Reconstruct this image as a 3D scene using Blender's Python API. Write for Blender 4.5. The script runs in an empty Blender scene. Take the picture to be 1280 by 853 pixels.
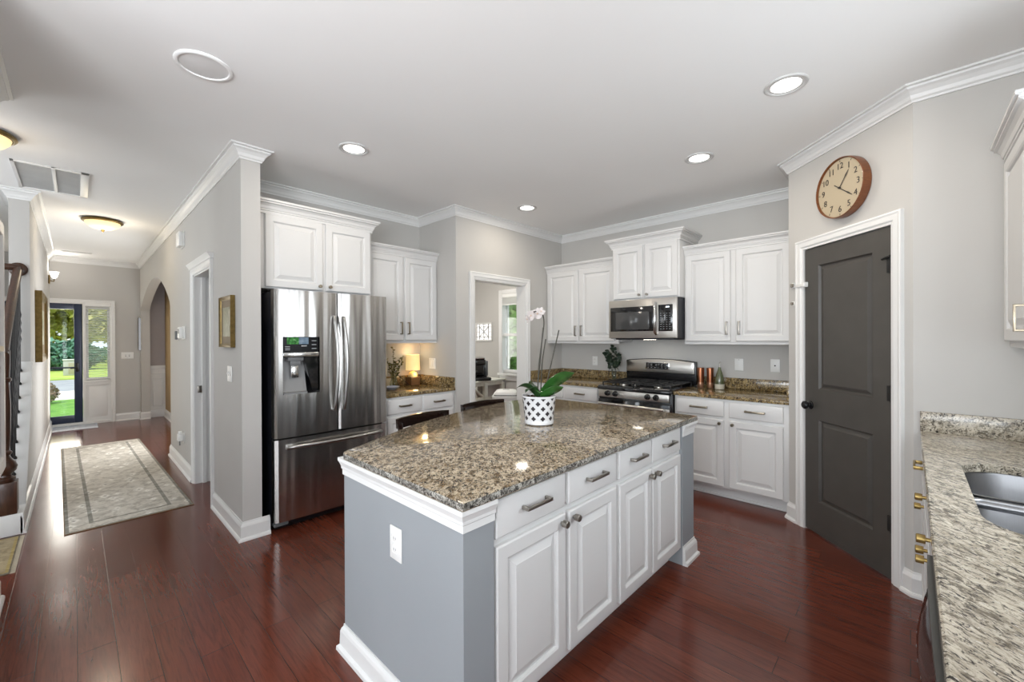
import bpy, bmesh, math, random
from math import sin, cos, pi, radians
from mathutils import Vector, Matrix
random.seed(7)
SC = bpy.context.scene
COL = SC.collection

# ------------------------------------------------------------------ camera, world, lights
cam = bpy.data.cameras.new('camera')
cam.sensor_width = 36.0
cam.lens = 521.1236 * 36.0 / 1280.0
cam.shift_y = -2.04 / 1280.0
cam.clip_start = 0.02
cam.clip_end = 300
co = bpy.data.objects.new('camera', cam)
COL.objects.link(co)
co.location = (0, 0, 1.4268)
_yw, _pt, _rl = radians(43.6736), radians(-0.1589), radians(-0.2379)
_f = Vector((-sin(_yw) * cos(_pt), cos(_yw) * cos(_pt), sin(_pt)))
_r = Vector((cos(_yw), sin(_yw), 0))
_u = _r.cross(_f)
_r2 = _r * cos(_rl) + _u * sin(_rl)
_u2 = -_r * sin(_rl) + _u * cos(_rl)
co.rotation_euler = Matrix((_r2, _u2, -_f)).transposed().to_euler()
SC.camera = co

SC.view_settings.view_transform = 'Standard'
SC.view_settings.look = 'None'
SC.view_settings.exposure = 0.36
SC.view_settings.gamma = 1.0
SC.view_settings.use_curve_mapping = False
cy = SC.cycles
cy.max_bounces = 14
cy.diffuse_bounces = 8
cy.glossy_bounces = 5
cy.transmission_bounces = 8
cy.transparent_max_bounces = 12
cy.sample_clamp_indirect = 6.0
cy.caustics_reflective = False
cy.caustics_refractive = False
cy.use_denoising = True

W = bpy.data.worlds.new('sky')
SC.world = W
W.use_nodes = True
_bg = W.node_tree.nodes['Background']
_bg.inputs['Color'].default_value = (0.80, 0.90, 1.0, 1)
_bg.inputs['Strength'].default_value = 1.5

def area(name, loc, size, power, color, direction, spread=None):
    l = bpy.data.lights.new(name, 'AREA')
    l.shape = 'RECTANGLE'
    l.size, l.size_y = size
    l.energy = power
    l.color = color
    if spread:
        l.spread = radians(spread)
    o = bpy.data.objects.new(name, l)
    COL.objects.link(o)
    o.location = loc
    o.rotation_euler = Vector(direction).to_track_quat('-Z', 'Y').to_euler()
    return o

sun = bpy.data.lights.new('sun', 'SUN')
sun.energy = 2.6
sun.angle = radians(2)
sun.color = (1.0, 0.95, 0.85)
so = bpy.data.objects.new('sun', sun)
COL.objects.link(so)
so.rotation_euler = Vector((-0.45, 0.35, -1.0)).to_track_quat('-Z', 'Y').to_euler()

CEIL = 2.794
DAY = (0.88, 0.945, 1.0)
KEY = 0.72
# daylight entering by the windows of the open family room behind the viewpoint and over the sink
area('daylight_family_room_left', (-1.35, -4.85, 1.45), (2.6, 2.1), 150 * KEY, DAY, (0, 1, 1.25))
area('daylight_family_room_right', (1.3, -4.85, 1.45), (2.2, 2.1), 150 * KEY, DAY, (0, 1, 1.25))
area('daylight_nook_near', (2.55, -1.1, 1.45), (1.9, 2.1), 110 * KEY, DAY, (-1, 0.1, 1.2))
area('daylight_nook_far', (2.55, -3.4, 1.45), (2.2, 2.1), 110 * KEY, DAY, (-1, 0.1, 1.2))
area('daylight_sink_window', (0.655, 1.95, 1.66), (1.0, 0.95), 21 * KEY, DAY, (-1, 0, 0.2))
area('sunroom_fill', (-6.56, 3.75, 1.5), (1.7, 1.5), 16, (1.0, 0.97, 0.92), (1, 0, 0.1))  # added fill at a solid wall out of view, brightens the sunroom
area('daylight_front_door', (-9.99, -0.36, 1.1), (0.8, 1.8), 26, (1.0, 0.92, 0.80), (1, 0.05, 0.25))
area('stair_hall_fill', (-5.0, -1.9, 2.0), (1.6, 1.2), 26, DAY, (-0.3, 1, 0.1))  # added fill with no window behind it, brightens the hall walls
area('dining_arch_fill', (-7.55, 1.145, 1.25), (1.6, 1.7), 52, (0.95, 0.975, 1.0), (-0.25, -1, 0.05))  # added fill hidden in the arch pocket, brightens the hall
area('sunroom_ceiling_lamp', (-4.6, 3.9, CEIL - 0.02), (0.14, 0.14), 20, (1.0, 0.95, 0.88), (0, 0, -1))
# added fill spot behind the viewpoint, aimed up to brighten the ceiling
fl = bpy.data.lights.new('ceiling_fill_spot', 'SPOT')
fl.energy = 175
fl.spot_size = radians(150)
fl.spot_blend = 1.0
fl.shadow_soft_size = 0.45
fl.color = (0.97, 0.985, 1.0)
fo = bpy.data.objects.new('ceiling_fill_spot', fl)
COL.objects.link(fo)
fo.location = (-0.3, -1.3, 1.55)
fo.rotation_euler = Vector((-0.40, 0.95, 1.0)).to_track_quat('-Z', 'Y').to_euler()

# ------------------------------------------------------------------ mesh helpers
class MB:
    def __init__(self):
        self.bm = bmesh.new()

    def _merge(self, bm2):
        me = bpy.data.meshes.new('tmp')
        bm2.to_mesh(me)
        bm2.free()
        self.bm.from_mesh(me)
        bpy.data.meshes.remove(me)

    def box(self, x0, x1, y0, y1, z0, z1, bev=0.0, seg=2):
        b = bmesh.new()
        bmesh.ops.create_cube(b, size=1.0)
        bmesh.ops.scale(b, vec=(abs(x1 - x0), abs(y1 - y0), abs(z1 - z0)), verts=b.verts)
        bmesh.ops.translate(b, vec=((x0 + x1) / 2, (y0 + y1) / 2, (z0 + z1) / 2), verts=b.verts)
        if bev > 0:
            bmesh.ops.bevel(b, geom=list(b.edges), offset=bev, segments=seg, profile=0.5, affect='EDGES')
        self._merge(b)
        return self

    def prism(self, poly, a0, a1, axis='z', bev=0.0, seg=2):
        """poly: 2D outline, extruded along axis; axis z: (x,y), y: (x,z), x: (y,z)."""
        def P(p, a):
            return {'z': (p[0], p[1], a), 'y': (p[0], a, p[1]), 'x': (a, p[0], p[1])}[axis]
        b = bmesh.new()
        lo = [b.verts.new(P(p, a0)) for p in poly]
        hi = [b.verts.new(P(p, a1)) for p in poly]
        b.faces.new(lo)
        b.faces.new(hi)
        n = len(poly)
        for i in range(n):
            b.faces.new((lo[i], lo[(i + 1) % n], hi[(i + 1) % n], hi[i]))
        bmesh.ops.recalc_face_normals(b, faces=b.faces)
        if bev > 0:
            bmesh.ops.bevel(b, geom=list(b.edges), offset=bev, segments=seg, profile=0.5, affect='EDGES')
        self._merge(b)
        return self

    def rings(self, rings, cap0=True, cap1=True, closed=True):
        b = bmesh.new()
        vs = [[b.verts.new(p) for p in r] for r in rings]
        n = len(rings[0])
        for k in range(len(vs) - 1):
            for i in range(n if closed else n - 1):
                j = (i + 1) % n
                b.faces.new((vs[k][i], vs[k][j], vs[k + 1][j], vs[k + 1][i]))
        if cap0:
            b.faces.new(list(reversed(vs[0])))
        if cap1:
            b.faces.new(vs[-1])
        bmesh.ops.remove_doubles(b, verts=b.verts, dist=1e-6)
        bmesh.ops.recalc_face_normals(b, faces=b.faces)
        self._merge(b)
        return self

    def tube(self, path, r, n=10, flat=1.0):
        P = [Vector(p) for p in path]
        rad = r if isinstance(r, (list, tuple)) else [r] * len(P)
        T = []
        for i in range(len(P)):
            a = P[max(i - 1, 0)]
            c = P[min(i + 1, len(P) - 1)]
            T.append((c - a).normalized())
        up = Vector((0, 0, 1)) if abs(T[0].z) < 0.9 else Vector((1, 0, 0))
        nrm = (up - T[0] * up.dot(T[0])).normalized()
        rings = []
        for i, p in enumerate(P):
            nrm = (nrm - T[i] * nrm.dot(T[i])).normalized()
            bn = T[i].cross(nrm)
            rings.append([p + nrm * (cos(2 * pi * k / n) * rad[i] * flat) + bn * (sin(2 * pi * k / n) * rad[i]) for k in range(n)])
        return self.rings(rings)

    def cyl(self, p0, p1, r0, r1=None, n=20):
        return self.tube([p0, p1], [r0, r0 if r1 is None else r1], n)

    def lathe(self, prof, c=(0, 0, 0), n=32, axis='z', cap0=True, cap1=True):
        """prof: (radius, along) pairs from one end to the other."""
        rs = []
        for r, a in prof:
            ring = []
            for k in range(n):
                t = 2 * pi * k / n
                u, v = max(r, 1e-4) * cos(t), max(r, 1e-4) * sin(t)
                q = {'z': (u, v, a), 'y': (u, a, v), 'x': (a, u, v)}[axis]
                ring.append((c[0] + q[0], c[1] + q[1], c[2] + q[2]))
            rs.append(ring)
        return self.rings(rs, cap0, cap1)

    def blob(self, c, s, sub=2):
        b = bmesh.new()
        bmesh.ops.create_icosphere(b, subdivisions=sub, radius=1.0)
        bmesh.ops.scale(b, vec=s, verts=b.verts)
        bmesh.ops.translate(b, vec=c, verts=b.verts)
        self._merge(b)
        return self

    def sweep(self, path, prof, side=1, closed=False, ends=True, frame=None):
        """prof (offset to the left of the path, height) swept with mitred corners along a plan path;
        frame maps (a, b, out) to xyz (default: plan x, y, z)."""
        fr = frame or (lambda a, b, o: (a, b, o))
        n = len(path)
        P = [Vector((p[0], p[1])) for p in path]
        rings = []
        for i in range(n):
            if closed:
                d0 = (P[i] - P[i - 1]).normalized()
                d1 = (P[(i + 1) % n] - P[i]).normalized()
            else:
                d0 = (P[i] - P[i - 1]).normalized() if i > 0 else (P[1] - P[0]).normalized()
                d1 = (P[i + 1] - P[i]).normalized() if i < n - 1 else d0
            n0 = Vector((-d0.y, d0.x)) * side
            n1 = Vector((-d1.y, d1.x)) * side
            m = (n0 + n1)
            m = m / max(m.dot(n0), 0.15)
            rings.append([fr(P[i].x + m.x * o, P[i].y + m.y * o, h) for o, h in prof])
        if closed:
            rings.append(rings[0])
        return self.rings(rings, ends and not closed, ends and not closed)

    def xf(self, M):
        bmesh.ops.transform(self.bm, matrix=M, verts=self.bm.verts)
        return self

    def build(self, name, mat, parent=None, smooth=35, wn=False):
        me = bpy.data.meshes.new(name)
        self.bm.to_mesh(me)
        self.bm.free()
        if isinstance(mat, (list, tuple)):
            for m in mat:
                me.materials.append(m)
        else:
            me.materials.append(mat)
        if smooth:
            for p in me.polygons:
                p.use_smooth = True
            me.set_sharp_from_angle(angle=radians(smooth))
        o = bpy.data.objects.new(name, me)
        COL.objects.link(o)
        if parent:
            o.parent = parent
        return o

def tag(o, label=None, cat=None, group=None, kind=None):
    if label: o['label'] = label
    if cat: o['category'] = cat
    if group: o['group'] = group
    if kind: o['kind'] = kind
    return o

def thing(name, label, cat, loc=(0, 0, 0), rot=0.0, group=None):
    o = bpy.data.objects.new(name, None)
    o.empty_display_size = 0.1
    COL.objects.link(o)
    o.location = loc
    o.rotation_euler = (0, 0, radians(rot))
    return tag(o, label, cat, group)

def struct(name, mb, mat, label=None, cat=None, smooth=35):
    return tag(mb.build(name, mat, None, smooth), label, cat, None, 'structure')

def copy_tree(o, parent=None):
    kids = [c for c in bpy.data.objects if c.parent is o]
    c = o.copy()
    COL.objects.link(c)
    c.parent = parent
    for k in kids:
        copy_tree(k, c)
    return c

# ------------------------------------------------------------------ materials
def nt(name):
    m = bpy.data.materials.new(name)
    m.use_nodes = True
    t = m.node_tree
    return m, t, t.nodes['Principled BSDF'], t.nodes, t.links

def mapping(t, scale=(1, 1, 1), rot=(0, 0, 0), coord='Object'):
    tc = t.nodes.new('ShaderNodeTexCoord')
    mp = t.nodes.new('ShaderNodeMapping')
    mp.inputs['Scale'].default_value = scale
    mp.inputs['Rotation'].default_value = rot
    t.links.new(tc.outputs[coord], mp.inputs['Vector'])
    return mp.outputs['Vector']

def noise(t, vec, scale, detail=3, rough=0.5, dist=0.0):
    n = t.nodes.new('ShaderNodeTexNoise')
    n.inputs['Scale'].default_value = scale
    n.inputs['Detail'].default_value = detail
    n.inputs['Roughness'].default_value = rough
    n.inputs['Distortion'].default_value = dist
    if vec is not None:
        t.links.new(vec, n.inputs['Vector'])
    return n.outputs['Fac']

def ramp(t, fac, stops, interp='LINEAR'):
    r = t.nodes.new('ShaderNodeValToRGB')
    r.color_ramp.interpolation = interp
    el = r.color_ramp.elements
    while len(el) < len(stops):
        el.new(0.5)
    for e, (p, c) in zip(el, stops):
        e.position = p
        e.color = c if len(c) == 4 else (*c, 1)
    t.links.new(fac, r.inputs['Fac'])
    return r.outputs['Color']

def mixc(t, fac, a, b, mode='MIX'):
    n = t.nodes.new('ShaderNodeMix')
    n.data_type = 'RGBA'
    n.blend_type = mode
    for s, v in (('Factor', fac), ('A', a), ('B', b)):
        i = [k for k in n.inputs if k.name == s and (k.type == ('VALUE' if s == 'Factor' else 'RGBA'))][0]
        if hasattr(v, 'is_linked'):
            t.links.new(v, i)
        else:
            i.default_value = v if s == 'Factor' else ((*v, 1) if len(v) == 3 else v)
    return [k for k in n.outputs if k.type == 'RGBA'][0]

def bump(t, p, h, strength=0.2, dist=0.01):
    b = t.nodes.new('ShaderNodeBump')
    b.inputs['Strength'].default_value = strength
    b.inputs['Distance'].default_value = dist
    t.links.new(h, b.inputs['Height'])
    t.links.new(b.outputs['Normal'], p.inputs['Normal'])

def plain(name, color, rough=0.5, metal=0.0, var=0.04, scale=6.0, coat=0.0, bmp=0.0, bscale=300):
    m, t, p, N, L = nt(name)
    v = mapping(t)
    f = noise(t, v, scale, 2)
    lo = tuple(max(0, c * (1 - var)) for c in color)
    hi = tuple(min(1, c * (1 + var)) for c in color)
    L.new(ramp(t, f, [(0.3, lo), (0.7, hi)]), p.inputs['Base Color'])
    p.inputs['Roughness'].default_value = rough
    p.inputs['Metallic'].default_value = metal
    if coat:
        p.inputs['Coat Weight'].default_value = coat
        p.inputs['Coat Roughness'].default_value = 0.08
    if bmp:
        bump(t, p, noise(t, v, bscale, 2), bmp, 0.002)
    return m

def emit(name, color, strength):
    m, t, p, N, L = nt(name)
    f = noise(t, mapping(t), 4.0, 1)
    L.new(ramp(t, f, [(0.2, tuple(c * 0.97 for c in color)), (0.8, color)]), p.inputs['Emission Color'])
    p.inputs['Emission Strength'].default_value = strength
    p.inputs['Base Color'].default_value = (*color, 1)
    return m

def clear_glass(name, tint=(0.97, 0.985, 0.98), refl=0.4):
    """thin pane: mostly see-through with a glossy reflection"""
    m = bpy.data.materials.new(name)
    m.use_nodes = True
    t = m.node_tree
    t.nodes.clear()
    out = t.nodes.new('ShaderNodeOutputMaterial')
    tr = t.nodes.new('ShaderNodeBsdfTransparent')
    tr.inputs['Color'].default_value = (*tint, 1)
    gl = t.nodes.new('ShaderNodeBsdfGlossy')
    gl.inputs['Roughness'].default_value = 0.02
    fr = t.nodes.new('ShaderNodeFresnel')
    fr.inputs['IOR'].default_value = 1.45
    mx = t.nodes.new('ShaderNodeMixShader')
    rf = t.nodes.new('ShaderNodeMath')
    rf.operation = 'MULTIPLY'
    rf.inputs[1].default_value = refl
    t.links.new(fr.outputs[0], rf.inputs[0])
    t.links.new(rf.outputs[0], mx.inputs[0])
    t.links.new(tr.outputs[0], mx.inputs[1])
    t.links.new(gl.outputs[0], mx.inputs[2])
    t.links.new(mx.outputs[0], out.inputs['Surface'])
    return m

def granite(name, cream, tan, rot=0.6, stretch=1.0, dark=0.52, seed=0.0, rough=0.12, sc=1.0):
    m, t, p, N, L = nt(name)
    v = mapping(t, (1, 1, 1), (0.0, 0.0, rot))
    ms = N.new('ShaderNodeMapping')
    ms.inputs['Scale'].default_value = (1, stretch, stretch * 0.8)
    L.new(v, ms.inputs['Vector'])
    v = ms.outputs[0]
    vo = N.new('ShaderNodeVectorMath')
    vo.operation = 'ADD'
    vo.inputs[1].default_value = (seed, seed * 2, 0)
    L.new(v, vo.inputs[0])
    v = vo.outputs[0]
    base = ramp(t, noise(t, v, 26 * sc, 4, 0.65, 0.6), [(0.30, tan), (0.50, cream), (0.66, tuple(min(1, c * 1.25) for c in cream))])
    brown = ramp(t, noise(t, v, 48 * sc, 4, 0.7, 0.9), [(0.48, (0, 0, 0)), (0.61, (1, 1, 1))])
    c1 = mixc(t, brown, base, tuple(c * 0.45 for c in tan))
    dk = ramp(t, noise(t, v, 85 * sc, 5, 0.72, 1.2), [(dark, (0, 0, 0)), (dark + 0.07, (1, 1, 1))])
    c2 = mixc(t, dk, c1, (0.022, 0.018, 0.016))
    wt = ramp(t, noise(t, v, 120 * sc, 3, 0.6, 0.3), [(0.62, (0, 0, 0)), (0.70, (1, 1, 1))])
    c3 = mixc(t, wt, c2, (0.62, 0.58, 0.52))
    L.new(c3, p.inputs['Base Color'])
    p.inputs['Roughness'].default_value = rough
    p.inputs['Specular IOR Level'].default_value = 0.38
    return m

def steel(name, color=(0.56, 0.545, 0.525), rough=0.22, wav=0.8, axis='z'):
    m, t, p, N, L = nt(name)
    brush = mapping(t, (420, 420, 3) if axis == 'z' else (3, 420, 420))
    f = noise(t, brush, 1.0, 2)
    L.new(ramp(t, f, [(0.3, tuple(c * 0.97 for c in color)), (0.7, tuple(c * 1.03 for c in color))]), p.inputs['Base Color'])
    p.inputs['Metallic'].default_value = 1.0
    rr = ramp(t, f, [(0.3, (rough * 0.95,) * 3), (0.7, (rough * 1.06,) * 3)])
    L.new(rr, p.inputs['Roughness'])
    w = mapping(t, (11, 11, 0.45) if axis == 'z' else (0.5, 7, 7))
    bump(t, p, noise(t, w, 1.0, 1), wav, 0.02)
    return m

def planks():
    m, t, p, N, L = nt('hardwood_planks')
    v = mapping(t)
    br = N.new('ShaderNodeTexBrick')
    br.offset = 0.37
    br.offset_frequency = 2
    br.squash = 1.0
    br.inputs['Scale'].default_value = 1.0
    br.inputs['Brick Width'].default_value = 1.15
    br.inputs['Row Height'].default_value = 0.127
    br.inputs['Mortar Size'].default_value = 0.0014
    br.inputs['Mortar Smooth'].default_value = 0.3
    br.inputs['Bias'].default_value = 0.0
    br.inputs['Color1'].default_value = (0.110, 0.025, 0.0135, 1)
    br.inputs['Color2'].default_value = (0.142, 0.036, 0.019, 1)
    br.inputs['Mortar'].default_value = (0.016, 0.006, 0.004, 1)
    L.new(v, br.inputs['Vector'])
    gr = mapping(t, (2.2, 34, 10))
    g = noise(t, gr, 1.6, 6, 0.62, 1.6)
    gc = ramp(t, g, [(0.28, (0.52, 0.46, 0.42)), (0.5, (0.95, 0.95, 0.95)), (0.72, (1.25, 1.2, 1.15))])
    c = mixc(t, 0.85, br.outputs['Color'], gc, 'MULTIPLY')
    big = ramp(t, noise(t, v, 0.9, 2), [(0.3, (0.82, 0.82, 0.82)), (0.7, (1.12, 1.1, 1.1))])
    c = mixc(t, 1.0, c, big, 'MULTIPLY')
    L.new(c, p.inputs['Base Color'])
    r = ramp(t, noise(t, v, 5, 3), [(0.3, (0.15, 0.15, 0.15)), (0.7, (0.19, 0.19, 0.19))])
    L.new(r, p.inputs['Roughness'])
    p.inputs['Specular IOR Level'].default_value = 0.55
    sub = N.new('ShaderNodeMath')
    sub.operation = 'SUBTRACT'
    sc_ = N.new('ShaderNodeMath')
    sc_.operation = 'MULTIPLY'
    sc_.inputs[1].default_value = 0.10
    L.new(g, sc_.inputs[0])
    L.new(sc_.outputs[0], sub.inputs[0])
    L.new(br.outputs['Fac'], sub.inputs[1])
    bump(t, p, sub.outputs[0], 0.14, 0.004)
    return m

def wood(name, a, b, rough=0.3, scale=(2, 30, 30), coat=0.2):
    m, t, p, N, L = nt(name)
    v = mapping(t, scale)
    L.new(ramp(t, noise(t, v, 1.5, 5, 0.6, 1.5), [(0.3, a), (0.7, b)]), p.inputs['Base Color'])
    p.inputs['Roughness'].default_value = rough
    p.inputs['Coat Weight'].default_value = coat
    p.inputs['Coat Roughness'].default_value = 0.1
    return m

M = {}
M['wall'] = plain('wall_paint_light_grey', (0.515, 0.502, 0.480), 0.75, var=0.02, scale=2, bmp=0.06, bscale=140)
M['ceiling'] = plain('ceiling_paint', (0.90, 0.905, 0.90), 0.9, var=0.01, scale=1.5, bmp=0.05, bscale=120)
M['trim'] = plain('white_trim_paint', (0.74, 0.74, 0.73), 0.38, var=0.01)
M['cab'] = plain('white_cabinet_paint', (0.665, 0.662, 0.655), 0.40, var=0.012, scale=3)
M['island_grey'] = plain('blue_grey_island_paint', (0.285, 0.305, 0.322), 0.6, var=0.02, scale=3, bmp=0.05)
M['door_grey'] = plain('charcoal_door_paint', (0.058, 0.053, 0.047), 0.42, var=0.06, scale=9)
M['floor'] = planks()
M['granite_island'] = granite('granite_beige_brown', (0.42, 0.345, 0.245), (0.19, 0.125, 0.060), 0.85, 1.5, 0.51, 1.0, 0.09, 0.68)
M['granite_edge'] = granite('granite_grey_edge', (0.42, 0.41, 0.37), (0.17, 0.16, 0.135), 0.85, 1.3, 0.485, 1.0, 0.35, 0.85)  # greyer, darker and rougher granite for the slab's side faces
M['granite_daylit'] = granite('granite_daylight_cream', (0.475, 0.43, 0.35), (0.31, 0.265, 0.195), 0.78, 2.3, 0.525, 5.0, 0.14, 0.55)  # same stone as the island, window daylight put into a lighter colour
M['granite_warm_lit'] = granite('granite_warm_light_gold', (0.36, 0.265, 0.125), (0.18, 0.11, 0.038), 0.3, 1.2, 0.50, 9.0, 0.12, 0.75)  # same stone again, tinted gold to carry the warm lamp light
M['steel'] = steel('brushed_stainless', rough=0.24)
M['steel_h'] = steel('brushed_stainless_horizontal', (0.56, 0.535, 0.50), 0.30, 0.05, 'x')
M['steel_sink'] = steel('satin_sink_steel', (0.33, 0.335, 0.35), 0.34, 0.1)
M['satin'] = plain('satin_handle_steel', (0.40, 0.395, 0.385), 0.3, 1.0, 0.03)
M['chrome'] = plain('polished_metal', (0.72, 0.72, 0.72), 0.16, 1.0, 0.03)
M['bronze'] = plain('antique_bronze_metal', (0.30, 0.255, 0.19), 0.33, 1.0, 0.08, 20)
M['brass'] = plain('brushed_brass', (0.36, 0.255, 0.095), 0.34, 1.0, 0.06, 20)
M['pewter'] = plain('brushed_pewter', (0.36, 0.335, 0.30), 0.34, 1.0, 0.08, 20)
M['black_gloss'] = plain('black_glass', (0.008, 0.008, 0.009), 0.06, 0.0, 0.1, coat=0.5)
M['black_satin'] = plain('black_enamel', (0.006, 0.006, 0.007), 0.22, 0.0, 0.15)
M['black_side'] = plain('black_textured_side', (0.010, 0.011, 0.016), 0.42, 0.0, 0.2, 40)
M['iron'] = plain('cast_iron', (0.02, 0.02, 0.021), 0.5, 0.3, 0.2, 60)
M['grey_plastic'] = plain('grey_plastic', (0.16, 0.165, 0.17), 0.4)
M['white_plastic'] = plain('white_plastic', (0.80, 0.80, 0.78), 0.35, var=0.01)
M['slot'] = plain('dark_slot', (0.05, 0.05, 0.05), 0.6)
M['dark_wood'] = wood('espresso_wood', (0.007, 0.004, 0.003), (0.017, 0.008, 0.006), 0.14, coat=0.5)
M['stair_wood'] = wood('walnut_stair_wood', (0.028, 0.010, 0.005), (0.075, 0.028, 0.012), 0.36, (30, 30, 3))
M['walnut_rim'] = wood('walnut_clock_rim', (0.12, 0.034, 0.009), (0.21, 0.068, 0.018), 0.35, (6, 6, 30))
M['gold_frame'] = plain('antique_gold_leaf', (0.20, 0.135, 0.045), 0.35, 0.8, 0.2, 40)
M['glass'] = clear_glass('window_glass')
M['ceramic'] = plain('white_glazed_ceramic', (0.66, 0.66, 0.67), 0.14, var=0.01, coat=0.4)
M['dial'] = plain('cream_clock_dial', (0.44, 0.365, 0.25), 0.55, var=0.02)
M['ink'] = plain('black_ink', (0.02, 0.015, 0.012), 0.5)
M['leaf'] = plain('glossy_orchid_leaf', (0.026, 0.095, 0.018), 0.22, var=0.35, scale=14, coat=0.3)
M['leaf_dark'] = plain('dark_orchid_leaf', (0.022, 0.060, 0.018), 0.3, var=0.3, scale=14)
M['stem'] = plain('dark_stem', (0.030, 0.026, 0.014), 0.5, var=0.3, scale=30)
M['petal'] = plain('white_orchid_petal', (0.56, 0.51, 0.49), 0.5, var=0.06, scale=30)
M['soil'] = plain('orchid_bark', (0.06, 0.035, 0.02), 0.9, var=0.5, scale=80)
M['foliage'] = plain('dark_green_foliage', (0.020, 0.036, 0.020), 0.45, var=0.4, scale=30)
M['olive'] = plain('olive_foliage', (0.135, 0.125, 0.04), 0.5, var=0.4, scale=30)
M['copper'] = plain('brushed_copper', (0.27, 0.105, 0.055), 0.30, 1.0, 0.12, 30)
M['copper_pale'] = plain('pale_copper_base', (0.50, 0.29, 0.19), 0.35, 0.8, 0.08, 30)
M['green_glaze'] = plain('dark_green_glaze', (0.085, 0.10, 0.048), 0.2, 0.0, 0.25, 20, coat=0.4)
M['rattan'] = wood('woven_rattan', (0.075, 0.033, 0.010), (0.19, 0.09, 0.030), 0.55, (60, 60, 90), 0)
M['blind'] = plain('white_blind_slats', (0.80, 0.80, 0.78), 0.5, var=0.01)
M['storm_frame'] = plain('navy_black_storm_door', (0.018, 0.028, 0.062), 0.3, 0.1, 0.1)
M['tan'] = plain('tan_dining_wall', (0.36, 0.25, 0.12), 0.7, var=0.06)  # even tan colour for the dining side wall
M['mauve'] = plain('mauve_dining_wall', (0.36, 0.325, 0.32), 0.7, var=0.02)
M['table_paint'] = plain('distressed_cream_paint', (0.72, 0.72, 0.64), 0.5, var=0.08, scale=12)
M['can_glow'] = emit('lamp_glow_white', (1.0, 0.97, 0.92), 3.0)
M['warm_glow'] = emit('alabaster_glow', (1.0, 0.80, 0.42), 0.68)
M['shade_glow'] = emit('linen_shade_glow', (0.95, 0.70, 0.30), 0.50)
# ------------------------------------------------------------------ the setting
CH = 2.794           # ceiling height
YH, YH2 = 0.812, 0.935
XE, XF, XD, YJ, YR = -3.42, -4.081, -3.419, 2.739, 4.56
XP0, YP0 = -0.690, 3.8805
XQ, YQ = 0.0124, 3.178
XR, XFW, YL = 0.67, -10.07, -0.285

struct('floor', MB().box(-10.2, 2.7, -5.0, 5.1, -0.12, 0.0), M['floor'], 'dark red-brown hardwood plank floor running down the hall', 'floor')
struct('ceiling', MB().box(-10.2, 2.7, -5.0, 5.1, CH, CH + 0.12), M['ceiling'], 'flat pale grey ceiling', 'ceiling')

# hall wall with the arch and the closet doorway
arch = [(-9.95, 0.0), (-9.95, 1.96), (-9.76, 2.06), (-9.45, 2.16), (-9.09, 2.25), (-8.72, 2.32), (-8.36, 2.35), (-8.0, 2.345), (-7.68, 2.30), (-7.4, 2.23), (-7.125, 2.135), (-6.85, 2.01), (-6.66, 1.90), (-6.62, 1.84), (-6.62, 0.0)]
poly = [(XFW, 0)] + arch + [(-5.12, 0), (-5.12, 2.06), (-4.36, 2.06), (-4.36, 0), (XE, 0), (XE, CH), (XFW, CH)]
struct('wall_hall', MB().prism(poly, YH, YH2, 'y'), M['wall'], smooth=30)
struct('wall_fridge', MB().box(XF - 0.12, XF, YH2 - 0.1, YJ + 0.12, 0, CH), M['wall'])
struct('wall_jog', MB().box(XF, XD, YJ, YJ + 0.12, 0, CH), M['wall'])
struct('wall_doorway', MB().prism([(YJ + 0.12, 0), (2.99, 0), (2.99, 2.08), (3.82, 2.08), (3.82, 0), (YR + 0.1, 0), (YR + 0.1, CH), (YJ + 0.12, CH)], XD - 0.12, XD, 'x'), M['wall'])
struct('wall_range', MB().box(XD, XP0 + 0.12, YR, YR + 0.12, 0, CH), M['wall'])
struct('wall_pantry_side', MB().prism([(XP0, YP0), (XP0 + 0.12, YP0 - 0.0), (XP0 + 0.12, YR), (XP0, YR)], 0, CH, 'z'), M['wall'])
PANR = Matrix.Translation((-0.5687, 3.7592, 0)) @ Matrix.Rotation(radians(-45), 4, 'Z')
struct('wall_pantry', MB().prism([(-0.1716, 0), (-0.002, 0), (-0.002, 2.075), (0.7015, 2.075), (0.7015, 0), (0.8218, 0), (0.8218, CH), (-0.1716, CH)], 0, 0.12, 'y').xf(PANR), M['wall'])
struct('wall_sink_end', MB().box(XQ, XR + 0.12, YQ, YQ + 0.12, 0, CH), M['wall'])
# right wall with the opening of the sink window (outside the frame, but it lights the worktop)
struct('wall_right', MB().box(XR, XR + 0.12, -0.2, 1.4, 0, CH).box(XR, XR + 0.12, 2.5, YQ, 0, CH).box(XR, XR + 0.12, 1.4, 2.5, 0, 1.14).box(XR, XR + 0.12, 1.4, 2.5, 2.18, CH), M['wall'])
struct('wall_nook', MB().box(XR, 2.6, -0.2, -0.08, 0, CH).box(2.58, 2.7, -5, -0.08, 0, 0.4).box(2.58, 2.7, -5, -0.08, 2.5, CH).box(2.58, 2.7, -5, -4.6, 0.4, 2.5).box(2.58, 2.7, -2.25, -2.1, 0.4, 2.5), M['wall'])
struct('wall_back', MB().box(-3.0, 2.7, -5.0, -4.88, 0, 0.35).box(-3.0, 2.7, -5.0, -4.88, 2.55, CH).box(-3.0, -2.75, -5, -4.88, 0.35, 2.55).box(0.0, 0.15, -5, -4.88, 0.35, 2.55).box(2.45, 2.7, -5, -4.88, 0.35, 2.55), M['wall'])
struct('wall_family', MB().box(-3.0, -2.88, -5, -2.1, 0, CH).box(-10.2, -2.88, -2.2, -2.08, 0, CH), M['wall'])
struct('wall_near_left', MB().box(-3.6, -2.3, YL - 0.14, YL - 0.02, 0, CH), M['wall'])
struct('wall_left', MB().box(XFW, -5.85, YL - 0.125, YL, 0, CH), M['wall'])
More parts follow.
